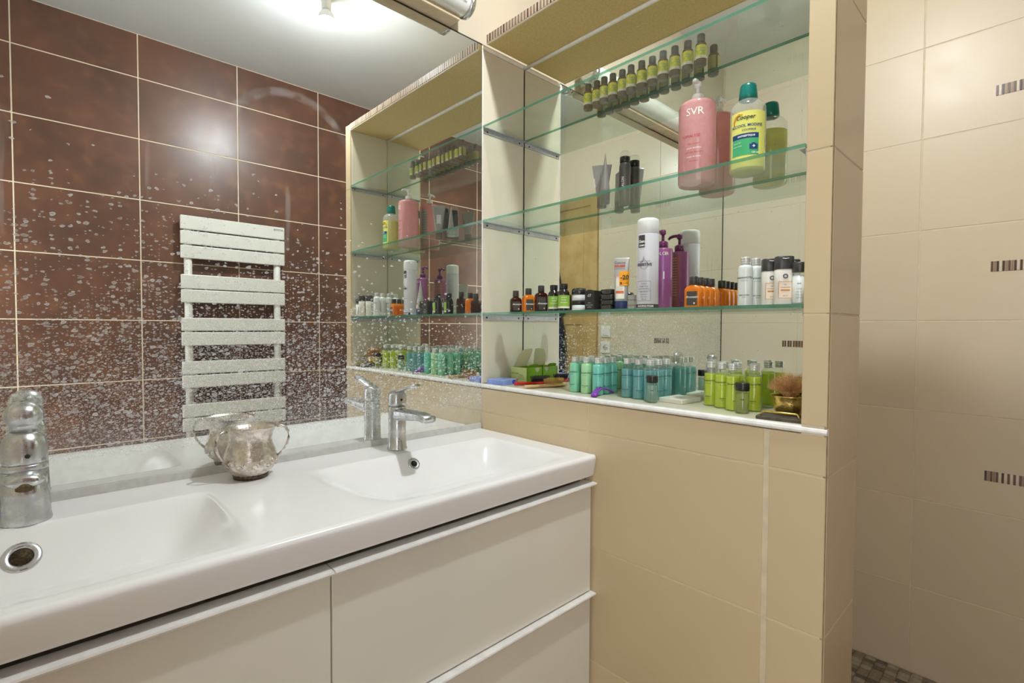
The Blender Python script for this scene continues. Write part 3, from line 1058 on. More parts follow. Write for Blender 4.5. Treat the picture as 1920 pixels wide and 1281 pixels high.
def overflow(x, y, r, hole, hm):
    z = ZS - bowl_depth(x, y)
    e = 0.004
    nz = Vector((0, (bowl_depth(x, y + e) - bowl_depth(x, y - e)) / (2 * e), 1)).normalized()
    b = MB()
    prof = [(r, -0.002), (r, 0.0015), (r * 0.93, 0.0032), (hole * 1.12, 0.0036), (hole, 0.001), (hole, -0.004)]
    seg = 28
    vv, ff = [], []
    for rr, zz in prof:
        for k in range(seg):
            a = 2 * PI * k / seg
            vv.append(Vector((rr * math.cos(a), rr * math.sin(a), zz)))
    for i in range(len(prof) - 1):
        for k in range(seg):
            k2 = (k + 1) % seg
            ff.append((i * seg + k, i * seg + k2, (i + 1) * seg + k2, (i + 1) * seg + k))
    q = Vector((0, 0, 1)).rotation_difference(nz)
    b.add([q @ v + Vector((x, y, z)) for v in vv], ff, True)
    o = build('overflow_ring', b, 'chrome', bs)
    h = MB().lathe([(hole, 0.0004), (hole * 0.6, 0.0002), (0.001, 0.0)], 20, (0, 0, 0), nz)
    build('overflow_hole', h, hm, o, (x, y, z + 0.0005))


overflow(-0.362, -0.152, 0.0170, 0.0085, 'dark')
overflow(-1.118, -0.163, 0.0255, 0.0145, 'rust')
build('corner_seal', MB().box(-1.4319, -1.4295, -0.002, 0.006, 0.876, 2.141), 'dark', mir)
sealant = build('sealant_strip', MB().bbox(-1.425, -0.002, -0.004, -0.0004, ZS - 0.002, 0.8762, 0.001), 'caulk')
tag(sealant, 'grey sealant strip between mirror foot and basin', 'sealant')

# ------------------------------------------------------------------ taps
ft = thing('lever_tap', 'chrome single lever tap with flat spout at the right bowl', 'tap', (-0.365, -0.072, ZS), 0, 'chrome basin taps')
b = MB()
b.lathe([(0.0275, 0.0), (0.0275, 0.004), (0.0250, 0.007), (0.0238, 0.05), (0.0236, 0.118), (0.0226, 0.1205)], 28)
build('tap_body', b, 'chrome', ft)
b = MB()
ring = []
for t in range(11):
    u = t / 10
    y = -0.004 - 0.156 * u
    zc = 0.098 + 0.012 * u - 0.006 * max(0, u - 0.75) * 4
    ring.append((y, zc, 0.0225 - 0.003 * u, 0.0175 - 0.0085 * u))
vs, fs = [], []
sg = 18
for y, zc, hx, hz in ring:
    for k in range(sg):
        a = 2 * PI * (k + 0.5) / sg
        c, s_ = math.cos(a), math.sin(a)
        vs.append((hx * math.copysign(abs(c) ** 0.62, c), y, zc + hz * math.copysign(abs(s_) ** 0.62, s_)))
for i in range(len(ring) - 1):
    for k in range(sg):
        k2 = (k + 1) % sg
        fs.append((i * sg + k, (i + 1) * sg + k, (i + 1) * sg + k2, i * sg + k2))
fs += [tuple(range(sg)), tuple((len(ring) - 1) * sg + k for k in range(sg - 1, -1, -1))]
b.add(vs, fs, True)
sp = build('spout', b, 'chrome', ft)
build('aerator', MB().lathe([(0.0125, 0), (0.0125, 0.012), (0.0105, 0.013)], 18, (0, -0.140, 0.107), (0, -0.25, -1)), 'chrome', sp)
b = MB()
b.loft([(0.122, 0.0232, 0.0232, 2.4), (0.130, 0.0236, 0.0236, 2.6), (0.152, 0.0228, 0.0228, 2.8), (0.160, 0.019, 0.021, 2.8), (0.162, 0.014, 0.016, 2.6)], 28)
hd = build('handle', b, 'chrome', ft)
b = MB()
b.tube([(0, 0.012, 0.158), (0, -0.025, 0.166), (0, -0.062, 0.176), (0, -0.095, 0.186)], [0.0165, 0.0170, 0.0172, 0.0150], 14, 0.26)
build('lever', b, 'chrome', hd)
build('marker_dot', MB().lathe([(0.0035, 0), (0.003, 0.0008)], 10, (0, -0.0234, 0.140), (0, -1, 0)), 'dark', hd)

fl_ = thing('ball_tap', 'chrome mixer tap with round ball knob at the left bowl', 'tap', (-1.113, -0.098, ZS), 0, 'chrome basin taps')
b = MB()
b.lathe([(0.0345, 0.0), (0.0350, 0.003), (0.0335, 0.010), (0.0322, 0.050), (0.0308, 0.090)], 30)
build('tap_body', b, 'chrome', fl_)
b = MB()
secs = []
vs, fs = [], []
sg = 20
ring = [(-0.005, 0.078, 0.0300, 0.0165), (-0.026, 0.079, 0.0285, 0.0155), (-0.040, 0.079, 0.0250, 0.0125), (-0.047, 0.078, 0.0200, 0.0095), (-0.049, 0.078, 0.014, 0.006)]
for y, zc, hx, hz in ring:
    for k in range(sg):
        a = 2 * PI * (k + 0.5) / sg
        vs.append((hx * math.cos(a), y, zc + hz * math.sin(a)))
for i in range(len(ring) - 1):
    for k in range(sg):
        k2 = (k + 1) % sg
        fs.append((i * sg + k, (i + 1) * sg + k, (i + 1) * sg + k2, i * sg + k2))
fs += [tuple(range(sg)), tuple((len(ring) - 1) * sg + k for k in range(sg - 1, -1, -1))]
b.add(vs, fs, True)
sp = build('spout', b, 'chrome', fl_)
build('aerator', MB().lathe([(0.0120, 0), (0.0120, 0.005), (0.0100, 0.006)], 18, (0, -0.0400, 0.0690), (0, -0.55, -0.83)), 'rust', sp)
build('collar', MB().lathe([(0.0302, 0.0905), (0.0312, 0.092), (0.0308, 0.100), (0.0300, 0.102)], 30), 'chrome', fl_)
b = MB().lathe([(0.0300, 0.1025), (0.0306, 0.106), (0.0300, 0.136), (0.0272, 0.147), (0.0215, 0.154), (0.0188, 0.157)], 30)
hd = build('handle', b, 'chrome', fl_)
pr = [(0.0180, 0.156)]
for k in range(15):
    a = -0.85 + (PI / 2 + 0.85) * k / 14
    pr.append((max(0.0005, 0.0268 * math.cos(a)), 0.186 + 0.0255 * math.sin(a)))
build('ball_knob', MB().lathe(pr, 30), 'chrome', hd)
build('marker_dot', MB().lathe([(0.004, 0), (0.003, 0.0008)], 10, (0.004, -0.0300, 0.118), (0, -1, 0)), 'dark', hd)

# ------------------------------------------------------------------ silver cup
cu = thing('washing_cup', 'tarnished silver two handled washing cup on the basin', 'cup', (-0.7465, -0.082, ZS))
outer = [(0.030, 0.0), (0.0345, 0.001), (0.0365, 0.006), (0.0385, 0.011), (0.0500, 0.022), (0.0575, 0.036), (0.0585, 0.047), (0.0545, 0.062), (0.0490, 0.078), (0.0465, 0.090), (0.0480, 0.103), (0.0535, 0.114), (0.0595, 0.120), (0.0605, 0.1215), (0.0590, 0.1220)]
inner = [(0.0520, 0.114), (0.0462, 0.102), (0.0448, 0.090), (0.0470, 0.078), (0.0560, 0.045), (0.0480, 0.022), (0.0300, 0.008), (0.002, 0.007)]
cb_ = MB().lathe(outer + inner, 64)
nf = len(outer)
for i_, v in enumerate(cb_.v):
    r_i = i_ // 64
    if r_i < nf and 0.030 < v[2] < 0.100:
        a_ = math.atan2(v[1], v[0])
        w_ = math.sin((v[2] - 0.030) / 0.07 * PI)
        q_ = 1 + 0.016 * w_ * math.cos(10 * a_) + 0.004 * math.sin(31 * a_ + 90 * v[2])
        cb_.v[i_] = (v[0] * q_, v[1] * q_, v[2])
build('cup_body', cb_, 'silver', cu)
build('foot_ring', MB().lathe([(0.0345, 0.0), (0.0372, 0.0010), (0.0376, 0.0060), (0.0392, 0.0100), (0.0375, 0.0105)], 36), 'silver_dark', cu)
b = MB()
rr_ = random.Random(5)
for k in range(22):
    a = 2 * PI * k / 22
    # chased scrolls standing proud of the belly
    pts = []
    for i in range(9):
        t = i / 8 * 1.6 * PI
        rad = 0.0075 * (1 - 0.055 * i)
        aa = a + rad * math.cos(t) / 0.0575
        zz = 0.034 + (k % 2) * 0.008 + rad * math.sin(t)
        R = 0.0590 - 0.9 * (zz - 0.042) ** 2 / 0.03
        R = min(R, 0.0588) if zz > 0.03 else 0.0545 + (zz - 0.022) * 0.42
        pts.append((R * math.cos(aa), R * math.sin(aa), zz))
    b.tube(pts, 0.0010, 5)
o = build('chased_scroll', b, 'silver', cu)
o['kind'] = 'stuff'
for s_ in (0, 1):
    az = math.radians(198 if s_ else -18)
    c, t_ = math.cos(az), math.sin(az)
    pth = [(0.0575, 0.117), (0.066, 0.1195), (0.076, 0.115), (0.0825, 0.103), (0.0835, 0.088), (0.0785, 0.071), (0.0700, 0.057), (0.0580, 0.045)]
    b = MB().tube([(r * c, r * t_, z) for r, z in pth], [0.0042, 0.0044, 0.0046, 0.0044, 0.0040, 0.0038, 0.0036, 0.0046], 10, 0.7)
    build('handle', b, 'silver', cu)

cu.scale = (0.95, 0.95, 0.95)
# toothbrush just showing at the left of the ball tap
tb = thing('toothbrush', 'blue and white toothbrush lying behind the ball tap', 'toothbrush', (-1.185, -0.070, ZS + 0.0045), 12)
build('shaft', MB().tube([(-0.10, 0, 0), (-0.03, 0, 0.001), (0.035, 0, 0.001), (0.046, 0, 0.0005)], [0.0042, 0.0044, 0.004, 0.003], 10), 'white_plastic', tb)
build('grip', MB().tube([(-0.09, 0.0003, 0.0012), (0.03, 0.0003, 0.0022)], 0.0040, 10), 'toothblue', tb)
build('red_band', MB().tube([(0.030, 0.0003, 0.0012), (0.036, 0.0003, 0.0012)], 0.0044, 10), 'red', tb)

# ================================================================== bottles
def cam_az(x, y, off=0.0):
    return math.degrees(math.atan2(-1.31 - y, -1.09 - x)) + off


CAPR = [(0.0088, 0.0), (0.0096, 0.0006), (0.0096, 0.0028), (0.0088, 0.0036), (0.0096, 0.0044), (0.0096, 0.0066), (0.0088, 0.0074), (0.0096, 0.0082), (0.0094, 0.0118), (0.0080, 0.0124)]


def screw_bottle(name, label, cat, matkey, group, text=True, h=0.088, liquid=None, line2='HOTELS', low1='BODY LOTION', low2='30 ml', ink='ink_teal'):
    """Little round hotel bottle with a shoulder and a ribbed screw cap; its print faces local -x."""
    t = thing(name, label, cat, (0, 0, 0), 0, group)
    R = 0.0160
    prof = [(0.0120, 0.0), (0.0152, 0.0012), (R, 0.0040), (R, h - 0.011), (0.0154, h - 0.0060), (0.0132, h - 0.0018), (0.0088, h), (0.0086, h + 0.003)]
    if liquid:
        build('bottle', MB().lathe(prof, 20), 'clear', t)
        lv = h - 0.012
        build('liquid', MB().lathe([(0.011, 0.0016), (0.0146, 0.003), (0.0152, 0.006), (0.0152, lv - 0.004), (0.0150, lv)], 18), liquid, t)
    else:
        build('bottle', MB().lathe(prof, 20), matkey, t)
    build('cap', MB().lathe([(r * 1.06, z * 1.25 + h + 0.002) for r, z in CAPR], 18), 'screw_cap', t)
    if text:
        text_round(t, 'leonardoHOTELS', 0.0056, R, 180, h * 0.665, ink, bold=0.00012)
        text_round(t, 'BY NATURE', 0.0026, R, 180, h * 0.60, ink)
        text_round(t, low1, 0.0031, R, 180, h * 0.25, ink, bold=0.0001)
        text_round(t, low2, 0.0034, R, 180, h * 0.20, ink)
    return t


LZ = 1.0081
first = {}


def put(key, maker, x, y, z, label, off=0.0):
    rot = cam_az(x, y, off) - 180.0
    if key not in first:
        t = maker(label)
        t.location = (x, y, z)
        t.rotation_euler = (0, 0, math.radians(rot))
        first[key] = t
        return t
    return dup(first[key], (x, y, z), label, rot)


G = 'hotel bottles of milky lotion on the ledge'
ORD = ['first', 'second', 'third', 'fourth', 'fifth', 'sixth', 'seventh', 'eighth', 'ninth', 'tenth', 'eleventh', 'twelfth']
mint_pos = [
    (0.079, -0.344, 'mint', 'mint green lotion bottle at the front beside the hairbrushes', -48),
    (0.077, -0.389, 'mint_pale', 'pale green lotion bottle second along the front of the lotion group', -22),
    (0.073, -0.434, 'mint_blue', 'aqua lotion bottle standing nearest the niche edge by the purple razor', 14),
    (0.112, -0.430, 'mint_blue', 'aqua lotion bottle close behind the front aqua lotion bottle', 12),
    (0.150, -0.428, 'mint_blue', 'aqua lotion bottle deepest in, at the right of the lotion group', 6),
    (0.115, -0.385, 'mint', 'mint lotion bottle in the middle of the lotion group', 0),
    (0.153, -0.386, 'mint_pale', 'pale green lotion bottle against the mirror behind the middle ones', 40),
    (0.117, -0.342, 'mint', 'mint lotion bottle in the second row on the hairbrush side', 10),
    (0.155, -0.345, 'mint', 'mint lotion bottle touching the mirror on the hairbrush side', 25),
]
for x, y, mk, lab, off in mint_pos:
    put(mk, lambda l, mk=mk: screw_bottle('lotion_bottle', l, 'bottle', mk, G), x, y, LZ, lab, off)

G2 = 'hotel bottles of clear aqua gel on the ledge'
aq = [
    (0.092, -0.519, 'clear aqua gel bottle at the front, next to the purple razor'),
    (0.090, -0.557, 'clear aqua gel bottle second along the front of the aqua group'),
    (0.086, -0.594, 'clear aqua gel bottle just behind the black capped clear bottle'),
    (0.127, -0.517, 'clear aqua gel bottle in the second row at the lotion end'),
    (0.125, -0.556, 'clear aqua gel bottle in the centre of the aqua group'),
    (0.123, -0.596, 'clear aqua gel bottle in the second row above the white packet'),
    (0.162, -0.523, 'clear aqua gel bottle by the mirror at the lotion end'),
    (0.160, -0.561, 'clear aqua gel bottle by the mirror in the middle of its row'),
    (0.158, -0.600, 'clear aqua gel bottle by the mirror beside the white packet'),
]
for i, (x, y, lab) in enumerate(aq):
    put('aqua', lambda l: screw_bottle('gel_bottle', l, 'bottle', None, G2, True, 0.091, 'aqua', low1='SHOWER GEL'), x, y, LZ, lab, (-20, 15, 30, 5, -30, 20, 0, 25, -15)[i])

G3 = 'hotel bottles of lime shampoo on the ledge'
lm = [
    (0.127, -0.741, 'lime shampoo bottle at the left front of the lime group'),
    (0.109, -0.776, 'lime shampoo bottle second along the front of the lime group'),
    (0.090, -0.811, 'lime shampoo bottle left of and behind the black capped lime bottle'),
    (0.117, -0.848, 'lime shampoo bottle nearest the shaving brush'),
    (0.163, -0.758, 'lime shampoo bottle by the mirror at the left of its row'),
    (0.148, -0.797, 'lime shampoo bottle in the middle of the lime group'),
    (0.155, -0.836, 'lime shampoo bottle by the mirror at the shaving brush end'),
]
for i, (x, y, lab) in enumerate(lm):
    put('lime', lambda l: screw_bottle('shampoo_bottle', l, 'bottle', None, G3, True, 0.092, 'lime', low1='SHAMPOO', ink='ink'), x, y, LZ, lab, (-25, 10, 30, -5, 20, 0, -15)[i])


def flip_bottle(name, label, group, liquid, h=0.052, R=0.0140, capm='black_plastic', caph=0.0185):
    t = thing(name, label, 'bottle', (0, 0, 0), 0, group)
    build('bottle', MB().lathe([(R * 0.85, 0), (R * 0.98, 0.001), (R, 0.003), (R, h - 0.001), (R * 0.96, h)], 20), 'clear', t)
    build('liquid', MB().lathe([(R * 0.84, 0.002), (R * 0.92, 0.004), (R * 0.92, h * 0.9)], 18), liquid, t)
    build('cap', MB().lathe([(R * 0.95, h + 0.0003), (R * 1.0, h + 0.001), (R * 1.0, h + caph - 0.0015), (R * 0.92, h + caph)], 20), capm, t)
    text_round(t, 'bath', 0.004, R, 180, h * 0.62, 'ink', bold=0.0001)
    for i in range(4):
        text_round(t, 'shower gel', 0.0022, R, 180, h * (0.46 - 0.09 * i), 'ink')
    return t


MT['pale_liq'] = clear_mat('pale_bluish_gel', (0.74, 0.86, 0.80), lin(170, 205, 190), 0.4)
MT['pale_lime'] = clear_mat('pale_lime_gel', (0.80, 0.84, 0.45), lin(186, 194, 92), 0.45)
G4 = 'small black capped hotel bottles on the ledge'
t = flip_bottle('capped_bottle', 'small clear bottle with black cap in front of the aqua bottles', G4, 'pale_liq', 0.051, 0.0145)
t.location = (0.058, -0.618, LZ)
t.rotation_euler = (0, 0, math.radians(cam_az(0.058, -0.618) - 180))
t = flip_bottle('capped_bottle', 'small clear bottle with black cap in front of the lime bottles', G4, 'pale_lime', 0.051, 0.0150)
t.location = (0.066, -0.843, LZ)
t.rotation_euler = (0, 0, math.radians(cam_az(0.066, -0.843) - 180))
t = thing('perfume_bottle', 'square dark bottle with broad black cap behind the shaving brush', 'bottle', (0.1725, -0.915, LZ), 0)
build('bottle', MB().loft([(0, 0.017, 0.021, 8), (0.002, 0.018, 0.022, 8), (0.048, 0.018, 0.022, 8), (0.052, 0.012, 0.014, 4)], 28), 'amber_dark', t)
build('cap', MB().loft([(0.0525, 0.017, 0.026, 6), (0.054, 0.018, 0.027, 6), (0.068, 0.018, 0.027, 6), (0.071, 0.016, 0.024, 5)], 28), 'black_plastic', t)
build('nozzle', MB().lathe([(0.008, 0.0712), (0.009, 0.073), (0.009, 0.080), (0.007, 0.082)], 16, (0, -0.012, 0)), 'black_plastic', t)

# ------------------------------------------------------------------ oil bottles on the top shelf
GO = 'row of oil bottles on the top shelf'


def oil_bottle(label):
    t = thing('oil_bottle', label, 'bottle', (0, 0, 0), 0, GO)
    R = 0.0143
    build('bottle', MB().lathe([(0.011, 0), (0.0138, 0.001), (R, 0.003), (R, 0.050), (0.0125, 0.055), (0.0088, 0.058), (0.0085, 0.060)], 22), 'oil', t)
    lab = MB().wrap(R + 0.0003, 100, 260, 0.0205, 0.0475, 12)
    build('front_label', lab, 'oil_label', t)
    build('back_label', MB().wrap(R + 0.0003, -78, 78, 0.0135, 0.0475, 12), 'oil_back', t)
    build('label_foot', MB().wrap(R + 0.0004, 100, 260, 0.0135, 0.0205, 12), 'white_label', t)
    build('cap', MB().lathe([(0.0090, 0.0595), (0.0098, 0.0605), (0.0098, 0.0765), (0.0088, 0.078)], 20), 'oil_cap', t)
    text_round(t, 'VEGETAL OIL', 0.0032, R + 0.0004, 180, 0.034, 'ink_white')
    text_round(t, 'BIO', 0.0032, R + 0.0006, 180, 0.0155, 'ink')
    return t


oil_px = [-0.318, -0.350, -0.380, -0.410, -0.442, -0.474, -0.508, -0.541, -0.576, -0.610, -0.646, -0.684]
for i, y in enumerate(oil_px):
    x = 0.163 + 0.002 * math.sin(i * 2.1)
    put('oil', oil_bottle, x, y - 0.001, S3 + 0.0003, '%s brown oil bottle from the left on the top glass shelf' % ORD[i], (5, -12, 8, 0, 14, -8, 10, -4, 0, 12, -6, 4)[i])

# ------------------------------------------------------------------ middle shelf
def pump(t, z, m, az, r=0.012, reach=0.034, body=None):
    """Collar, stem and nozzle pointing along azimuth az (local degrees)."""
    build('collar', MB().lathe([(r * 0.9, z), (r * 1.15, z + 0.001), (r * 1.15, z + 0.014), (r * 0.95, z + 0.017), (r * 0.5, z + 0.019)], 20), m, t)
    build('stem', MB().lathe([(r * 0.33, z + 0.018), (r * 0.33, z + 0.036)], 12), m, t)
    c, s_ = math.cos(math.radians(az)), math.sin(math.radians(az))
    b = MB().lathe([(r * 0.45, z + 0.035), (r * 0.66, z + 0.037), (r * 0.70, z + 0.045), (r * 0.5, z + 0.049)], 16)
    b.tube([(-0.004 * c, -0.004 * s_, z + 0.044), (reach * 0.5 * c, reach * 0.5 * s_, z + 0.0455), (reach * 0.85 * c, reach * 0.85 * s_, z + 0.043), (reach * c, reach * s_, z + 0.038)], [0.0058, 0.0056, 0.005, 0.0042], 12, 0.8)
    build('nozzle', b, m, t)


px, py = 0.140, -0.689
t = thing('pump_bottle', 'large pink pump bottle on the middle glass shelf', 'bottle', (px, py, S2 + 0.0003), cam_az(px, py) - 180)
R = 0.0455
build('bottle', MB().lathe([(0.036, 0.0), (0.043, 0.002), (R, 0.008), (R, 0.196), (0.0445, 0.203), (0.040, 0.208), (0.016, 0.2135), (0.0130, 0.216)], 36), 'pink', t)
pump(t, 0.2155, 'white_plastic', 180 - (cam_az(px, py) - 180) + 12, 0.0125, 0.032)
text_round(t, 'SVR', 0.026, R, 180 - 8, 0.166, 'ink_white', bold=0.0002)
text_round(t, 'TOPIALYSE', 0.0098, R, 180 - 22, 0.112, 'ink_red', shear=0.2)
for i, (s_, w) in enumerate((('GEL LAVANT', 0.0050), ('peaux sensibles', 0.0058), ('NETTOIE, ADOUCIT', 0.0050), ('visage et corps', 0.0056), ('sans savon', 0.0050))):
    text_round(t, s_, w, R, 180 - 10, 0.094 - 0.0105 * i, 'ink_white' if i % 2 else 'ink_red')
build('back_label', MB().wrap(R + 0.0004, -28, 14, 0.020, 0.180, 8), 'grey_label' if False else 'caulk', t)
for i in range(12):
    text_round(t, 'aqua glycerin sodium', 0.0042, R + 0.0005, -7, 0.168 - 0.0115 * i, 'ink')

px, py = 0.127, -0.820
t = thing('antiseptic_bottle', 'yellow antiseptic bottle with teal cap on the middle shelf', 'bottle', (px, py, S2 + 0.0003), cam_az(px, py) - 180)
R = 0.0390
build('bottle', MB().lathe([(0.032, 0.0), (0.0375, 0.002), (R, 0.007), (R, 0.140), (0.0375, 0.153), (0.031, 0.163), (0.022, 0.169), (0.0175, 0.172)], 32), 'frost', t)
build('liquid', MB().lathe([(0.032, 0.0012), (0.0375, 0.004), (0.0385, 0.008), (0.0385, 0.131), (0.0383, 0.133)], 30), 'yellow_liq', t)
build('front_tint', MB().wrap(R + 0.0002, 120, 244, 0.008, 0.134, 14), mat('yellow_print', lin(232, 228, 120), 0.35, var=0.04), t)
build('cap', MB().lathe([(0.0195, 0.172), (0.0205, 0.173), (0.0200, 0.182), (0.0180, 0.200), (0.0165, 0.206), (0.0120, 0.2085)], 26), 'teal_cap', t)
build('swoosh', MB().tube([(-(R + 0.0006) * math.cos(math.radians(a)), -(R + 0.0006) * math.sin(math.radians(a)), z) for a, z in ((-44, 0.104), (-46, 0.114), (-40, 0.124), (-28, 0.129), (-16, 0.127))], [0.0012, 0.0016, 0.0018, 0.0016, 0.0009], 6), 'sticker', t)
text_round(t, 'Cooper', 0.0130, R + 0.0002, 180 - 8, 0.116, 'ink', bold=0.0003, shear=0.2)
text_round(t, 'ALCOOL MODIFIÉ', 0.0088, R + 0.0002, 180 - 4, 0.0985, 'lab_blue', bold=0.0002)
text_round(t, 'COOPER®', 0.0064, R + 0.0002, 180 + 4, 0.089, 'lab_blue', bold=0.0001)
build('blue_band', MB().wrap(R + 0.0005, 128, 216, 0.072, 0.0835, 12), 'lab_blue', t)
build('green_panel', MB().wrap(R + 0.0004, 128, 216, 0.034, 0.072, 12), 'lab_green', t)
text_round(t, 'ANTISEPTIQUE', 0.0056, R + 0.0008, 176, 0.0755, 'ink_white', bold=0.0002)
build('kit_symbol', MB().wrap(R + 0.0009, 186, 212, 0.0465, 0.058, 5).wrap(R + 0.0009, 193, 205, 0.058, 0.0605, 3), 'lab_blue', t)
text_round(t, '+', 0.0120, R + 0.0013, 199, 0.0487, 'ink_white', bold=0.0004)
text_round(t, 'alcool 70°', 0.0045, R + 0.0007, 148, 0.062, 'ink_white')
text_round(t, 'usage cutané', 0.0040, R + 0.0007, 148, 0.055, 'ink_white')
text_round(t, '125 ml', 0.0058, R + 0.0007, 204, 0.037, 'ink_white', bold=0.0002)
text_round(t, 'usage externe', 0.0040, R + 0.0004, 176, 0.022, 'ink_grey')
build('back_label', MB().wrap(R + 0.0006, -30, 14, 0.020, 0.118, 8), 'caulk', t)
for i in range(9):
    text_round(t, 'inflammable', 0.0044, R + 0.0008, -8, 0.100 - 0.0078 * i, 'ink', bold=0.0002)
bb = MB()
for i in range(14):
    a = -22 + i * 2.0
    bb.wrap(R + 0.0009, a, a + (0.7 if i % 3 else 1.2), 0.107, 0.116, 1)
build('barcode', bb, 'ink', t)


def standing_tube(name, label, x, y, z, rot, h, w, m, cap, caph, top=0.0016, grp=None, capm=None, deep=0.015):
    """Cosmetic tube on its cap: round at the foot, crimped flat at the top."""
    t = thing(name, label, 'tube', (x, y, z), rot, grp)
    secs = []
    for i in range(9):
        u = i / 8
        secs.append((caph + (h - caph) * u * 0.95, deep * (1 - u) + top * u, deep * 0.95 * (1 - u) + w * u, 2.0 + 2.0 * u))
    secs.append((h, top * 0.8, w, 5))
    build('tube', MB().loft(secs, 28), m, t)
    build('cap', MB().lathe([(deep * 0.86, 0), (deep * 0.95, 0.001), (deep * 0.95, caph - 0.001), (deep * 0.9, caph)], 24), cap, t)
    return t


GT = 'grey hair tubes on the middle shelf'
t = standing_tube('cream_tube', 'flat grey cream tube facing out on the middle shelf', 0.152, -0.382, S2 + 0.0003, 32, 0.128, 0.029, 'tube_grey', 'tube_dark', 0.030, grp=GT)
text_flat(t, 'SALON', 0.008, (-0.0075, 0.018, 0.074), (0, 0.12, 1), (0.14, 1, -0.12), 'ink_white')
t = standing_tube('cream_tube', 'grey cream tube seen edge on, just right of the flat one', 0.118, -0.419, S2 + 0.0003, -52, 0.140, 0.027, 'tube_grey', 'tube_dark', 0.030, grp=GT)
build('silver_label', MB().box(-0.0105, -0.0100, -0.009, 0.009, 0.06, 0.10), 'tube_silver', t)
t = thing('mousse_can', 'charcoal mousse can with clear dome cap on the middle shelf', 'can', (0.172, -0.450, S2 + 0.0003), cam_az(0.172, -0.450) - 180)
R = 0.0165
build('can', MB().lathe([(0.0150, 0), (R, 0.002), (R, 0.112), (0.0150, 0.120), (0.0135, 0.1225)], 26), 'tube_dark', t)
build('collar', MB().lathe([(0.0140, 0.1226), (0.0150, 0.124), (0.0150, 0.139), (0.0140, 0.140)], 24), 'black_plastic', t)
build('dome_cap', MB().lathe([(0.0152, 0.1405), (0.0154, 0.146), (0.0140, 0.1525), (0.0100, 0.1560), (0.0040, 0.1575)], 24), 'clear', t)
text_round(t, 'SALON', 0.0105, R, 172, 0.046, 'ink_white', vert=True, align='LEFT')

# ------------------------------------------------------------------ lowest shelf
Z1 = S1 + 0.0003
GA = 'dark and amber aromatic bottles on the lowest shelf'


def aroma(label, m, lab=True, h=0.054, w=0.0195, grp=GA, d=0.0145):
    t = thing('aroma_bottle', label, 'bottle', (0, 0, 0), 0, grp)
    build('bottle', MB().loft([(0, d * 0.9, w * 0.93, 5), (0.0015, d, w, 5.5), (h - 0.010, d, w, 5.5), (h - 0.004, d * 0.88, w * 0.84, 4), (h, 0.0088, 0.0094, 2.4), (h + 0.002, 0.0084, 0.0088, 2)], 28), m, t)
    build('cap', MB().lathe([(0.0092, h + 0.0015), (0.0104, h + 0.0025), (0.0102, h + 0.020), (0.0092, h + 0.0215)], 20), 'grey_cap', t)
    if lab:
        build('front_label', MB().box(-d - 0.0006, -d - 0.0001, -w * 0.62, w * 0.62, 0.006, h - 0.015), 'grey_label', t)
        text_flat(t, 'Aromatic', 0.0078, (-d - 0.0009, 0, 0.024), (0, -1, 0), (0, 0, 1), 'ink_white', shear=0.35, bold=0.0001)
        build('seal_dot', MB().lathe([(0.0022, 0), (0.002, 0.0002)], 10, (-d - 0.0007, -0.006, 0.011), (-1, 0, 0)), 'white_label', t)
    return t


def setat(t, x, y, off=0.0, z=Z1, rot=None):
    t.location = (x, y, z)
    t.rotation_euler = (0, 0, math.radians(rot if rot is not None else cam_az(x, y, off) - 180))
    return t


setat(aroma('dark brown aromatic bottle, leftmost on the lowest shelf', 'amber_dark', True, 0.050, 0.0185), 0.060, -0.105, 14)
setat(aroma('amber aromatic bottle between two dark ones on the lowest shelf', 'amber', True, 0.056, 0.0195), 0.072, -0.152, 18)
setat(aroma('dark brown aromatic bottle between the amber and green labelled bottles', 'amber_dark', True, 0.062, 0.0195), 0.073, -0.208, 16)

GH = 'green labelled dark bottles on the lowest shelf'


def herb(label):
    t = thing('herbal_bottle', label, 'bottle', (0, 0, 0), 0, GH)
    R = 0.0180
    build('bottle', MB().lathe([(0.015, 0), (0.0175, 0.001), (R, 0.003), (R, 0.050), (0.0160, 0.058), (0.0110, 0.063), (0.0105, 0.066)], 24), 'black_glass', t)
    build('front_label', MB().wrap(R + 0.0003, 112, 248, 0.013, 0.046, 12), 'green_label', t)
    build('label_foot', MB().wrap(R + 0.0004, 112, 248, 0.0075, 0.013, 12), 'white_label', t)
    build('cap', MB().lathe([(0.0108, 0.0655), (0.0120, 0.0665), (0.0112, 0.069), (0.0120, 0.070), (0.0120, 0.079), (0.0110, 0.0805)], 22), 'black_plastic', t)
    for i, s_ in enumerate(('natural', 'herbal', 'shampoo')):
        text_round(t, s_, 0.0056, R + 0.0005, 178, 0.038 - 0.0075 * i, 'ink_white')
    return t


put('herb', herb, 0.062, -0.272, Z1, 'left of the two dark bottles with bright green labels', 4)
put('herb', herb, 0.047, -0.325, Z1, 'right of the two dark bottles with bright green labels', 4)

t = thing('cream_jar', 'stack shaped black and white cream jar wrapped in film', 'jar', (0.074, -0.362, Z1), 0)
R = 0.0215
build('lower_pot', MB().lathe([(0.019, 0), (R, 0.002), (R, 0.016), (0.020, 0.017)], 28), 'white_plastic', t)
build('black_band', MB().lathe([(0.0205, 0.0172), (0.0220, 0.018), (0.0220, 0.029), (0.0205, 0.030)], 28), 'black_plastic', t)
build('upper_pot', MB().lathe([(0.0205, 0.0302), (R, 0.031), (R, 0.046), (0.0205, 0.047)], 28), 'white_plastic', t)
build('lid', MB().lathe([(0.0210, 0.0472), (0.0228, 0.049), (0.0228, 0.061), (0.0200, 0.066), (0.0120, 0.0675)], 28), 'soap_black', t)

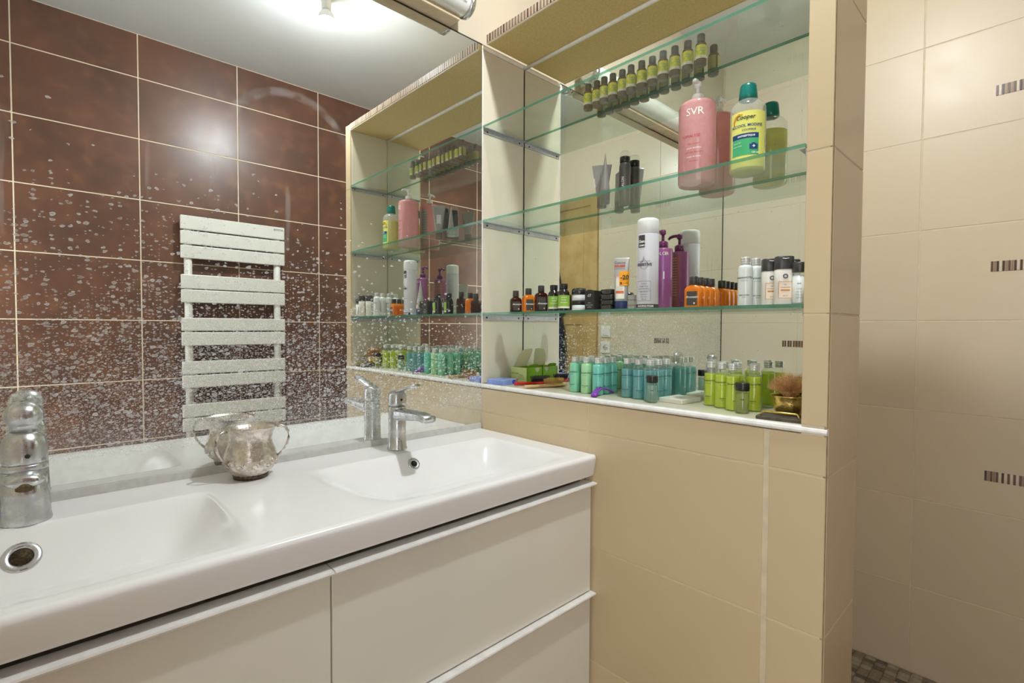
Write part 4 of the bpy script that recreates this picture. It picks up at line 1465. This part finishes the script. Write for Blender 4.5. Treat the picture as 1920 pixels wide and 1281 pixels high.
t = thing('soap_carton', 'small black carton with gold lettering beside the cream jar', 'box', (0.066, -0.419, Z1), 0)
build('carton', MB().bbox(-0.0165, 0.0165, -0.0165, 0.0165, 0, 0.056, 0.0008, 1), 'box_black', t)
text_flat(t, '-07', 0.0115, (-0.0168, 0.001, 0.038), (0, -1, 0), (0, 0, 1), 'white_label')
for i, s_ in enumerate(('savon', 'pour le corps', 'net 30 g')):
    text_flat(t, s_, 0.0042, (-0.0168, 0, 0.020 - 0.006 * i), (0, -1, 0), (0, 0, 1), 'white_label')

GS = 'film wrapped black soaps on the lowest shelf'
for i, nm_ in enumerate(('bottom', 'second', 'third', 'top')):
    b = MB().loft([(0.0, 0.017, 0.019, 5), (0.0015, 0.0185, 0.0205, 5), (0.0125, 0.0185, 0.0205, 5), (0.0142, 0.0165, 0.0185, 5)], 26)
    o = build('wrapped_soap', b, 'soap_black', None, (0.080 + 0.0012 * (i % 2), -0.463 - 0.0015 * (i % 3), Z1 + 0.0147 * i))
    o.rotation_euler = (0, 0, math.radians((-3, 5, 0, -6)[i]))
    tag(o, '%s black film wrapped soap of the stack behind the silver tube' % nm_, 'soap', GS)
GW = 'film wrapped white soaps on the lowest shelf'
for i in range(3):
    b = MB().loft([(0.0, 0.015, 0.017, 5), (0.0015, 0.0165, 0.0185, 5), (0.0125, 0.0165, 0.0185, 5), (0.0142, 0.0145, 0.0165, 5)], 26)
    o = build('white_soap', b, 'wrap_white', None, (0.140, -0.500 + 0.001 * i, Z1 + 0.0147 * i))
    tag(o, '%s white film wrapped soap behind the silver tube and spray can' % ('bottom', 'middle', 'top')[i], 'soap', GW)

x, y = 0.083, -0.503
t = standing_tube('sunscreen_tube', 'silver cream tube with an orange price sticker on the lowest shelf', x, y, Z1, cam_az(x, y) - 180 - 4, 0.144, 0.0215, 'tube_silver', 'navy_cap', 0.024, deep=0.0185)


def on_tube(u, z):
    """Front of that tube at height z (local x)."""
    k = min(1.0, max(0.0, (z - 0.024) / ((0.144 - 0.024) * 0.95)))
    return -(0.0185 * (1 - k) + 0.0016 * k) - 0.0007


def tube_band(t, m, y0, y1, z0, z1, name, lift=0.0):
    vv, ff = [], []
    for i in range(7):
        z = z0 + (z1 - z0) * i / 6
        for j in range(9):
            yy = y0 + (y1 - y0) * j / 8
            k = min(1.0, max(0.0, (z - 0.024) / ((0.144 - 0.024) * 0.95)))
            hx, hy, e_ = 0.0185 * (1 - k) + 0.0016 * k, 0.0176 * (1 - k) + 0.0215 * k, 2.0 + 2.0 * k
            q = max(0.0, 1 - min(0.999, abs(yy) / hy) ** e_) ** (1 / e_)
            vv.append((-hx * q - 0.0008 - lift, yy, z))
    for i in range(6):
        for j in range(8):
            ff.append((i * 9 + j, (i + 1) * 9 + j, (i + 1) * 9 + j + 1, i * 9 + j + 1))
    b_ = MB().add(vv, ff, True)
    return build(name, b_, m, t)


tube_band(t, 'white_label', -0.0095, 0.0135, 0.030, 0.094, 'front_label')
tube_band(t, 'orange_band', -0.008, 0.0138, 0.0455, 0.0515, 'orange_stripe', 0.0008)
tube_band(t, 'sticker', -0.0215, 0.0045, 0.066, 0.106, 'price_sticker', 0.0012)
text_flat(t, 'Genove', 0.0096, (on_tube(0, 0.128) - 0.0006, 0.004, 0.127), (0, -1, 0), (0.14, 0, 1), 'ink_grey', bold=0.0001)
text_flat(t, 'SOLAIRE', 0.0074, (on_tube(0, 0.119) - 0.0006, 0.004, 0.1185), (0, -1, 0), (0.14, 0, 1), 'ink_red', bold=0.0005)
text_flat(t, 'LAIT PROTECTEUR', 0.0036, (on_tube(0, 0.112) - 0.0006, 0.003, 0.1115), (0, -1, 0), (0.14, 0, 1), 'ink')
text_flat(t, '-20', 0.0170, (on_tube(0, 0.084) - 0.0034, -0.0095, 0.083), (0, -1, 0), (0.14, 0, 1), 'ink', bold=0.0005)
text_flat(t, '%', 0.0090, (on_tube(0, 0.072) - 0.003, -0.0005, 0.0695), (0, -1, 0), (0.14, 0, 1), 'ink', bold=0.0003)
text_flat(t, 'promo', 0.0052, (on_tube(0, 0.072) - 0.0034, -0.0125, 0.071), (0, -1, 0), (0.14, 0, 1), 'ink')
text_flat(t, 'SPF', 0.0085, (on_tube(0, 0.09) - 0.0025, 0.0105, 0.088), (0, -1, 0), (0.14, 0, 1), 'ink_red')
for i in range(3):
    text_flat(t, 'peaux claires', 0.0034, (on_tube(0, 0.06) - 0.0014, 0.003, 0.061 - 0.005 * i), (0, -1, 0), (0.14, 0, 1), 'ink_grey')

x, y = 0.084, -0.585
t = thing('spray_can', 'tall white shaving foam can with white cap on the lowest shelf', 'can', (x, y, Z1), cam_az(x, y) - 180)
R = 0.0283
build('can', MB().lathe([(0.026, 0), (R, 0.002), (R, 0.195), (0.0276, 0.1965)], 34), 'spray', t)
build('cap', MB().lathe([(0.0274, 0.1968), (0.0284, 0.198), (0.0282, 0.228), (0.0268, 0.2345), (0.0225, 0.2372), (0.012, 0.238)], 34), 'white_plastic', t)
build('foot_band', MB().wrap(R + 0.0003, 90, 270, 0.003, 0.0125, 16), 'grey_label', t)
text_round(t, 'SHAVING FOAM', 0.0060, R + 0.0006, 168, 0.0055, 'ink_white', bold=0.0002)
build('logo_block', MB().wrap(R + 0.0004, 124, 164, 0.160, 0.192, 6), 'grey_label', t)
text_round(t, 'Gen', 0.0105, R + 0.0008, 146, 0.172, 'ink_white', bold=0.0004)
text_round(t, 'men', 0.0085, R + 0.0008, 148, 0.163, 'ink_white', bold=0.0003)
drop = MB()
vv = []
for i in range(24):
    a = 2 * PI * i / 24
    zz = 0.115 + 0.012 * math.sin(a) + (0.012 if abs(a - PI / 2) < 0.2 else 0.0)
    aa = math.radians(158) + 0.012 * math.cos(a) / R
    vv.append(((R + 0.0004) * math.cos(aa), (R + 0.0004) * math.sin(aa), zz))
drop.add(vv, [tuple(range(24))], True)
build('drop_symbol', drop, mat('grey_lilac', lin(168, 166, 180), 0.4), t)
text_round(t, 'SENSITIVE', 0.0092, R + 0.0008, 160, 0.112, 'ink_grey', bold=0.0005)
text_round(t, 'mousse à raser', 0.0050, R + 0.0008, 164, 0.1225, 'ink_grey')
fr2 = MB()
for a0, a1, z0, z1 in ((116, 196, 0.0715, 0.0722), (116, 196, 0.0208, 0.0215), (195, 196, 0.021, 0.072), (116, 196, 0.046, 0.0465)):
    fr2.wrap(R + 0.0004, a0, a1, z0, z1, 8)
build('text_frame', fr2, 'ink_grey', t)
for i, s_ in enumerate(('confort', 'rasage doux', 'peaux sensibles', 'sans alcool', 'hydratant', 'aloe vera', '200 ml')):
    text_round(t, s_, 0.0048, R + 0.0006, 160, 0.064 - 0.0064 * i - (0.002 if i > 2 else 0), 'ink_grey')
for i in range(16):
    text_round(t, 'ingredients aqua', 0.0040, R + 0.0005, 0, 0.165 - 0.0075 * i, 'lab_green' if i < 6 else 'ink_grey')

x, y = 0.152, -0.589
t = thing('pump_bottle', 'magenta pump bottle half hidden behind the white can', 'bottle', (x, y, Z1), cam_az(x, y) - 180)
R = 0.0262
build('bottle', MB().lathe([(0.024, 0), (R, 0.002), (R, 0.161), (0.0250, 0.165), (0.014, 0.1675), (0.0125, 0.169)], 32), 'magenta', t)
pump(t, 0.1685, 'purple_pump', 90 - (cam_az(x, y) - 180), 0.0118, 0.034)
text_round(t, 'E', 0.0125, R, 197, 0.146, 'ink_white')
text_round(t, 'COLOR', 0.0125, R, 168, 0.146, 'ink_white')
build('white_mark', MB().wrap(R + 0.0004, 184, 190, 0.082, 0.102, 2), 'ink_white', t)
build('back_label', MB().wrap(R + 0.0004, -62, 62, 0.012, 0.156, 14), 'maroon_label', t)
for i in range(15):
    text_round(t, 'soin des cheveux colores', 0.0042, R + 0.0006, 0, 0.146 - 0.0074 * i, 'lab_peach')

GB = 'amber aromatic bottles in a file beside the white can'
for i, x in enumerate((0.080, 0.108, 0.136, 0.164)):
    lab = ('foremost amber bottle with charcoal label in the file by the can', 'second amber bottle from the front in the file by the can', 'third amber bottle from the front in the file by the can', 'hindmost amber bottle of the file, against the niche mirror')[i]
    if i == 0:
        t0 = aroma(lab, 'amber', True, 0.055, 0.0200, GB, 0.0125)
        setat(t0, x, -0.716, rot=8)
    else:
        dup(t0, (x, -0.716 - 0.001 * i, Z1), lab, 8)

GWB = 'white lotion bottles on the lowest shelf'
put('white', lambda l: screw_bottle('body_lotion_bottle', l, 'bottle', 'white_bottle', GWB, True, 0.092, None, ink='ink'), 0.064, -0.846, Z1, 'front white lotion bottle with black lettering on the lowest shelf', -8)
put('white', None, 0.098, -0.855, Z1, 'white lotion bottle second from the front on the lowest shelf', 16)
put('white', None, 0.134, -0.858, Z1, 'white lotion bottle third from the front on the lowest shelf', 0)
put('white', None, 0.170, -0.856, Z1, 'white lotion bottle hindmost, touching the niche mirror', 20)

GC = 'charcoal capped hair bottles on the lowest shelf'


def hairb(label):
    t = thing('conditioner_bottle', label, 'bottle', (0, 0, 0), 0, GC)
    build('bottle', MB().loft([(0, 0.0135, 0.0165, 3), (0.0015, 0.0148, 0.0178, 3.2), (0.070, 0.0148, 0.0178, 3.2), (0.0725, 0.0140, 0.0170, 3)], 28), 'warm_white', t)
    build('cap', MB().loft([(0.0728, 0.0146, 0.0176, 3.2), (0.0735, 0.0152, 0.0180, 3.2), (0.097, 0.0150, 0.0178, 3.2), (0.099, 0.0135, 0.0165, 3)], 28), 'grey_cap', t)
    build('flip_tab', MB().tube([(-0.0152, 0.006, 0.094), (-0.0154, 0.0, 0.0932), (-0.0152, -0.006, 0.094)], 0.0008, 6), 'white_plastic', t)
    rg = MB()
    for rr in (0.0044, 0.0031):
        rg.tube([(-0.0153, rr * math.cos(k * PI / 8), 0.0575 + rr * math.sin(k * PI / 8)) for k in range(17)], 0.0005, 4, 1.0, (1, 0, 0))
    build('round_emblem', rg, 'ink_grey', t)
    f = MB()
    for y0, y1, z0, z1 in ((-0.0125, 0.0125, 0.046, 0.0467), (-0.0125, 0.0125, 0.0125, 0.0132), (-0.0125, -0.0118, 0.0125, 0.0467), (0.0118, 0.0125, 0.0125, 0.0467)):
        f.box(-0.0156, -0.0150, y0, y1, z0, z1)
    build('label_frame', f, 'ink_orange', t)
    build('front_label', MB().box(-0.0152, -0.0149, -0.0118, 0.0118, 0.0132, 0.046), 'lab_peach', t)
    build('brown_bar', MB().box(-0.0155, -0.0152, -0.0085, 0.0085, 0.0275, 0.0305), 'ink_orange', t)
    for i, s_ in enumerate(('hair', 'conditioner')):
        text_flat(t, s_, 0.004, (-0.0156, 0, 0.039 - 0.0055 * i), (0, -1, 0), (0, 0, 1), 'ink_grey')
    text_flat(t, '30 ml', 0.0036, (-0.0156, 0, 0.0165), (0, -1, 0), (0, 0, 1), 'ink_grey')
    return t


put('hair', hairb, 0.054, -0.903, Z1, 'left of the two front charcoal capped bottles with round emblem', 12)
put('hair', hairb, 0.034, -0.936, Z1, 'right of the two front charcoal capped bottles with round emblem', 12)
put('hair', hairb, 0.098, -0.928, Z1, 'tall charcoal capped bottle standing behind, by the tiled pillar', 12)
t = flip_bottle('capped_bottle', 'small pale bottle with charcoal cap by the tiled pillar', None, 'white_bottle', 0.064, 0.0138, 'grey_cap', 0.020)
setat(t, 0.032, -0.966, 0)

# ------------------------------------------------------------------ things lying on the ledge
t = thing('tissue_carton', 'flat pale blue carton lying at the mirror end of the ledge', 'box', (0.051, -0.050, LZ), 8)
build('carton', MB().bbox(-0.038, 0.038, -0.036, 0.036, 0, 0.0175, 0.001, 1), 'blue_box', t)
b = MB()
vv = [(0.018 + 0.010 * math.cos(2 * PI * k / 20), -0.0364, 0.0088 + 0.0066 * math.sin(2 * PI * k / 20)) for k in range(20)]
b.add(vv, [tuple(range(20))])
build('blue_oval', b, 'blue_dark', t)
text_flat(t, 'Bain', 0.0065, (0.018, -0.0367, 0.0066), (1, 0, 0), (0, 0, 1), 'blue_box', shear=0.3)

t = thing('glove_box', 'open pale green carton with raised flaps beside the niche mirror', 'box', (0, 0, LZ))
gx0, gx1, gy0, gy1, gh = 0.117, 0.1945, -0.099, -0.024, 0.054
th = 0.0012
build('front_panel', MB().box(gx0, gx0 + th, gy0, gy1, 0, gh), 'green_box', t)
build('back_panel', MB().box(gx1 - th, gx1, gy0, gy1, 0, gh), 'green_side', t)
build('far_panel', MB().box(gx0 + th, gx1 - th, gy1 - th, gy1, 0, gh), 'green_side', t)
build('bottom_panel', MB().box(gx0 + th, gx1 - th, gy0 + th, gy1 - th, 0.0003, th), 'kraft', t)
# side facing the room, with a round thumb notch
n_ = 12
pts = [(gx0 + th, 0.0), (gx1 - th, 0.0), (gx1 - th, gh - 0.004)]
cxn, rn = gx1 - 0.022, 0.013
pts += [(gx1 - 0.008, gh)]
pts += [(cxn + rn * math.cos(a), gh - rn * 1.35 * math.sin(a)) for a in [PI * k / n_ for k in range(n_ + 1)]]
pts += [(gx0 + 0.010, gh), (gx0 + th, gh - 0.004)]
k = len(pts)
b = MB()
vv = [(x, gy0, z) for x, z in pts] + [(x, gy0 + th, z) for x, z in pts]
b.add(vv, [tuple(range(k)), tuple(range(2 * k - 1, k - 1, -1))] + [(i, k + i, k + (i + 1) % k, (i + 1) % k) for i in range(k)])
build('side_panel', b, 'green_side', t)
build('inner_sheet', MB().box(gx0 + 0.004, gx1 - 0.004, gy0 + 0.004, gy0 + 0.0055, 0.0015, gh - 0.002), 'kraft', t)


def flap(x0, x1, y, lean, h, dx):
    b = MB()
    pr = [(x0, 0), (x1, 0), (x1 + dx * 0.7, h * 0.75), (x1 + dx - 0.006, h * 0.97), (x1 + dx - 0.016, h), (x0 + dx + 0.010, h * 0.95), (x0 + dx * 0.55, h * 0.62)]
    k = len(pr)
    vv = [(px_, y + lean * pz / h, gh + pz) for px_, pz in pr] + [(px_, y + lean * pz / h + 0.0009, gh + pz) for px_, pz in pr]
    b.add(vv, [tuple(range(k)), tuple(range(2 * k - 1, k - 1, -1))] + [(i, k + i, k + (i + 1) % k, (i + 1) % k) for i in range(k)])
    return b


build('flap', flap(0.118, 0.178, gy1 - 0.012, -0.022, 0.064, 0.018), 'kraft', t)
build('flap', flap(0.124, 0.168, gy0 + 0.004, -0.010, 0.012, 0.003), 'green_side', t)
text_flat(t, 'ALOE VERA', 0.0070, (gx0 - 0.0004, -0.044, 0.030), (0, -1, 0), (0, 0, 1), 'ink')
for i, s_ in enumerate(('100 pads', 'for the face', 'soft and mild')):
    text_flat(t, s_, 0.0058, (gx0 - 0.0004, -0.073, 0.026 - 0.0062 * i), (0, -1, 0), (0, 0, 1), 'ink_grey')


def hairbrush(label, loc, rot, m, pin, pinm, L=0.17, padc=0.118):
    """Paddle hairbrush on its back, pins up; handle tip at local x = 0."""
    t = thing('hairbrush', label, 'brush', loc, rot, 'two hairbrushes on the ledge')
    n = 26
    b = MB()
    vs, fs = [], []
    sg = 14
    for i in range(n):
        u = i / (n - 1)
        x = L * u
        if u < 0.5:
            hw = 0.0062 + 0.0018 * math.sin(u * 2 * PI * 0.5)
        else:
            hw = 0.0062 + 0.0165 * math.sin((u - 0.46) / 0.54 * PI) ** 0.7 if u < 0.999 else 0.004
        hw *= max(0.25, min(1.0, u / 0.04)) ** 0.5 if u < 0.04 else 1.0
        hw *= max(0.22, min(1.0, (1 - u) / 0.05)) ** 0.5
        hz = 0.0050 if u < 0.5 else 0.0058
        zc = 0.0068 - 0.0012 * math.sin(u * PI)
        for k in range(sg):
            a = 2 * PI * k / sg
            vs.append((x, hw * math.cos(a), zc + hz * math.sin(a)))
    for i in range(n - 1):
        for k in range(sg):
            k2 = (k + 1) % sg
            fs.append((i * sg + k, i * sg + k2, (i + 1) * sg + k2, (i + 1) * sg + k))
    fs += [tuple(range(sg - 1, -1, -1)), tuple((n - 1) * sg + k for k in range(sg))]
    b.add(vs, fs, True)
    build('brush_body', b, m, t)
    build('pin_cushion', MB().lathe([(1.0, 0.0), (1.0, 0.25), (0.75, 0.75), (0.3, 1.0)], 22, (0, 0, 0)), pinm, t)
    pc = t.children[-1]
    pc.location = (padc, 0, 0.0105)
    pc.scale = (0.037, 0.0165, 0.0035)
    rn_ = random.Random(3)
    b = MB()
    for ix in range(-6, 7):
        for iy in range(-3, 4):
            fx, fy = ix / 6.6, iy / 3.6
            if fx * fx + fy * fy > 0.95:
                continue
            x, y = padc + fx * 0.036, fy * 0.0155
            sp_ = 0.35
            tip = Vector((x + fx * 0.006 + rn_.uniform(-.001, .001), y + fy * 0.005, 0.0265 + rn_.uniform(-.001, .001)))
            b.tube([(x, y, 0.011), tuple(tip)], [0.0009, 0.0008], 5)
            b.lathe([(0.0004, -0.0012), (0.0014, 0), (0.0004, 0.0012)], 5, tip)
    o = build('pins', b, pinm, t)
    o['kind'] = 'stuff'
    return t


hairbrush('wooden hairbrush with wooden pins lying across the ledge edge', (0.006, -0.203, LZ + 0.0006), -8, 'beech', None, 'pin_wood')
t = hairbrush('red hairbrush with black pins behind the wooden one', (0.040, -0.122, LZ + 0.0006), -9, 'red', None, 'pin_black', 0.150, 0.105)
build('hanging_loop', MB().tube([(0.003, 0, 0.011), (0.006, 0.002, 0.018), (0.012, 0.003, 0.022), (0.015, 0.001, 0.018)], 0.0011, 6), 'red', t)

b = MB()
pp = []
rad = []
for i in range(15):
    u = i / 14
    pp.append((0.105 * u - 0.0, 0.012 * math.sin(u * PI), 0.0045 + 0.0165 * math.sin(u * PI) ** 0.8 * (0.75 + 0.25 * u)))
    rad.append(0.0095 - 0.0045 * abs(u - 0.18) * 1.2 if u < 0.9 else 0.0048)
b.tube(pp, rad, 14, 0.5)
t = thing('razor', 'arched purple razor lying before the lotion bottles', 'razor', (0.018, -0.462, LZ - 0.0004), 6)
build('razor_handle', b, 'purple', t)
build('grip_rib', MB().tube([(0.030, 0.0070, 0.0205), (0.05, 0.011, 0.0260), (0.07, 0.0105, 0.0262)], 0.0024, 8, 0.6), 'purple', t)
build('razor_head', MB().bbox(0.098, 0.109, -0.017, 0.020, 0.0012, 0.0095, 0.002), 'clear', t)

t = thing('soap_packet', 'flat white paper packet between aqua and lime bottles', 'packet', (0.128, -0.6555, LZ), -4)
build('packet', MB().bbox(-0.044, 0.044, -0.036, 0.032, 0, 0.0115, 0.0012, 1), 'card', t)
build('seam_flap', MB().bbox(-0.0405, 0.0405, -0.004, 0.010, 0.0114, 0.0121, 0.0003, 1), 'card', t)

# ------------------------------------------------------------------ shaving set
t = thing('soap_dish', 'dark slate tray with bent brass wire by the pillar', 'tray', (0.052, -0.932, LZ), 4)
build('tray', MB().bbox(-0.030, 0.030, -0.044, 0.044, 0, 0.0075, 0.001, 1), 'slate', t)
build('wire_handle', MB().tube([(-0.026, 0.034, 0.0076), (-0.026, 0.034, 0.0145), (-0.026, 0.031, 0.0175), (-0.026, 0.0, 0.0175), (-0.026, -0.034, 0.0175), (-0.026, -0.037, 0.0145), (-0.026, -0.037, 0.0076)], 0.0021, 10), 'brass', t)
t = thing('brass_bowl', 'small hammered brass bowl holding the shaving brush', 'bowl', (0.097, -0.931, LZ + 0.0002))
build('bowl', MB().lathe([(0.020, 0.0), (0.024, 0.001), (0.0265, 0.007), (0.0315, 0.018), (0.0345, 0.032), (0.0355, 0.042), (0.0385, 0.0455), (0.0388, 0.047), (0.0345, 0.0455), (0.0330, 0.040), (0.0315, 0.030), (0.028, 0.018), (0.022, 0.0105), (0.002, 0.0095)], 36), 'brass', t)
t = thing('shaving_brush', 'badger shaving brush standing bristles up in the brass bowl', 'brush', (0.097, -0.931, LZ + 0.0107))
build('brush_handle', MB().lathe([(0.013, 0.0), (0.0145, 0.002), (0.0115, 0.010), (0.0105, 0.020), (0.0125, 0.026), (0.0130, 0.032), (0.0120, 0.034)], 24), 'brass', t)
rn_ = random.Random(9)
vs, fs = [], []
for i in range(1700):
    # hairs fan from the knot into a rounded bulb
    u = math.sqrt(rn_.random())
    a = rn_.uniform(0, 2 * PI)
    root = Vector((0.0100 * u * math.cos(a), 0.0100 * u * math.sin(a), 0.033))
    th_ = u * math.radians(66)
    Lr = 0.0575 * (1 - 0.32 * (th_ / 1.15) ** 2) * rn_.uniform(0.93, 1.03)
    dirv = Vector((math.sin(th_) * math.cos(a), math.sin(th_) * math.sin(a), math.cos(th_)))
    mid = root + Vector((dirv.x * 0.45, dirv.y * 0.45, dirv.z)) .normalized() * (Lr * 0.45)
    tip = root + dirv * Lr + Vector((rn_.uniform(-1, 1), rn_.uniform(-1, 1), rn_.uniform(-1, 1))) * 0.0022
    w = Vector((-math.sin(a), math.cos(a), 0)) * 0.00055
    w2 = dirv.cross(w).normalized() * 0.00055
    o = len(vs)
    for p_, s_ in ((root, 1.0), (mid, 1.0)):
        vs += [tuple(p_ + w * s_), tuple(p_ - w * 0.5 * s_ + w2 * 0.87 * s_), tuple(p_ - w * 0.5 * s_ - w2 * 0.87 * s_)]
    vs.append(tuple(tip))
    fs += [(o, o + 1, o + 4, o + 3), (o + 1, o + 2, o + 5, o + 4), (o + 2, o, o + 3, o + 5), (o + 3, o + 4, o + 6), (o + 4, o + 5, o + 6), (o + 5, o + 3, o + 6)]
o = link('bristles', mesh_from(vs, fs, 'bristles'), 'bristle', t)
o['kind'] = 'stuff'
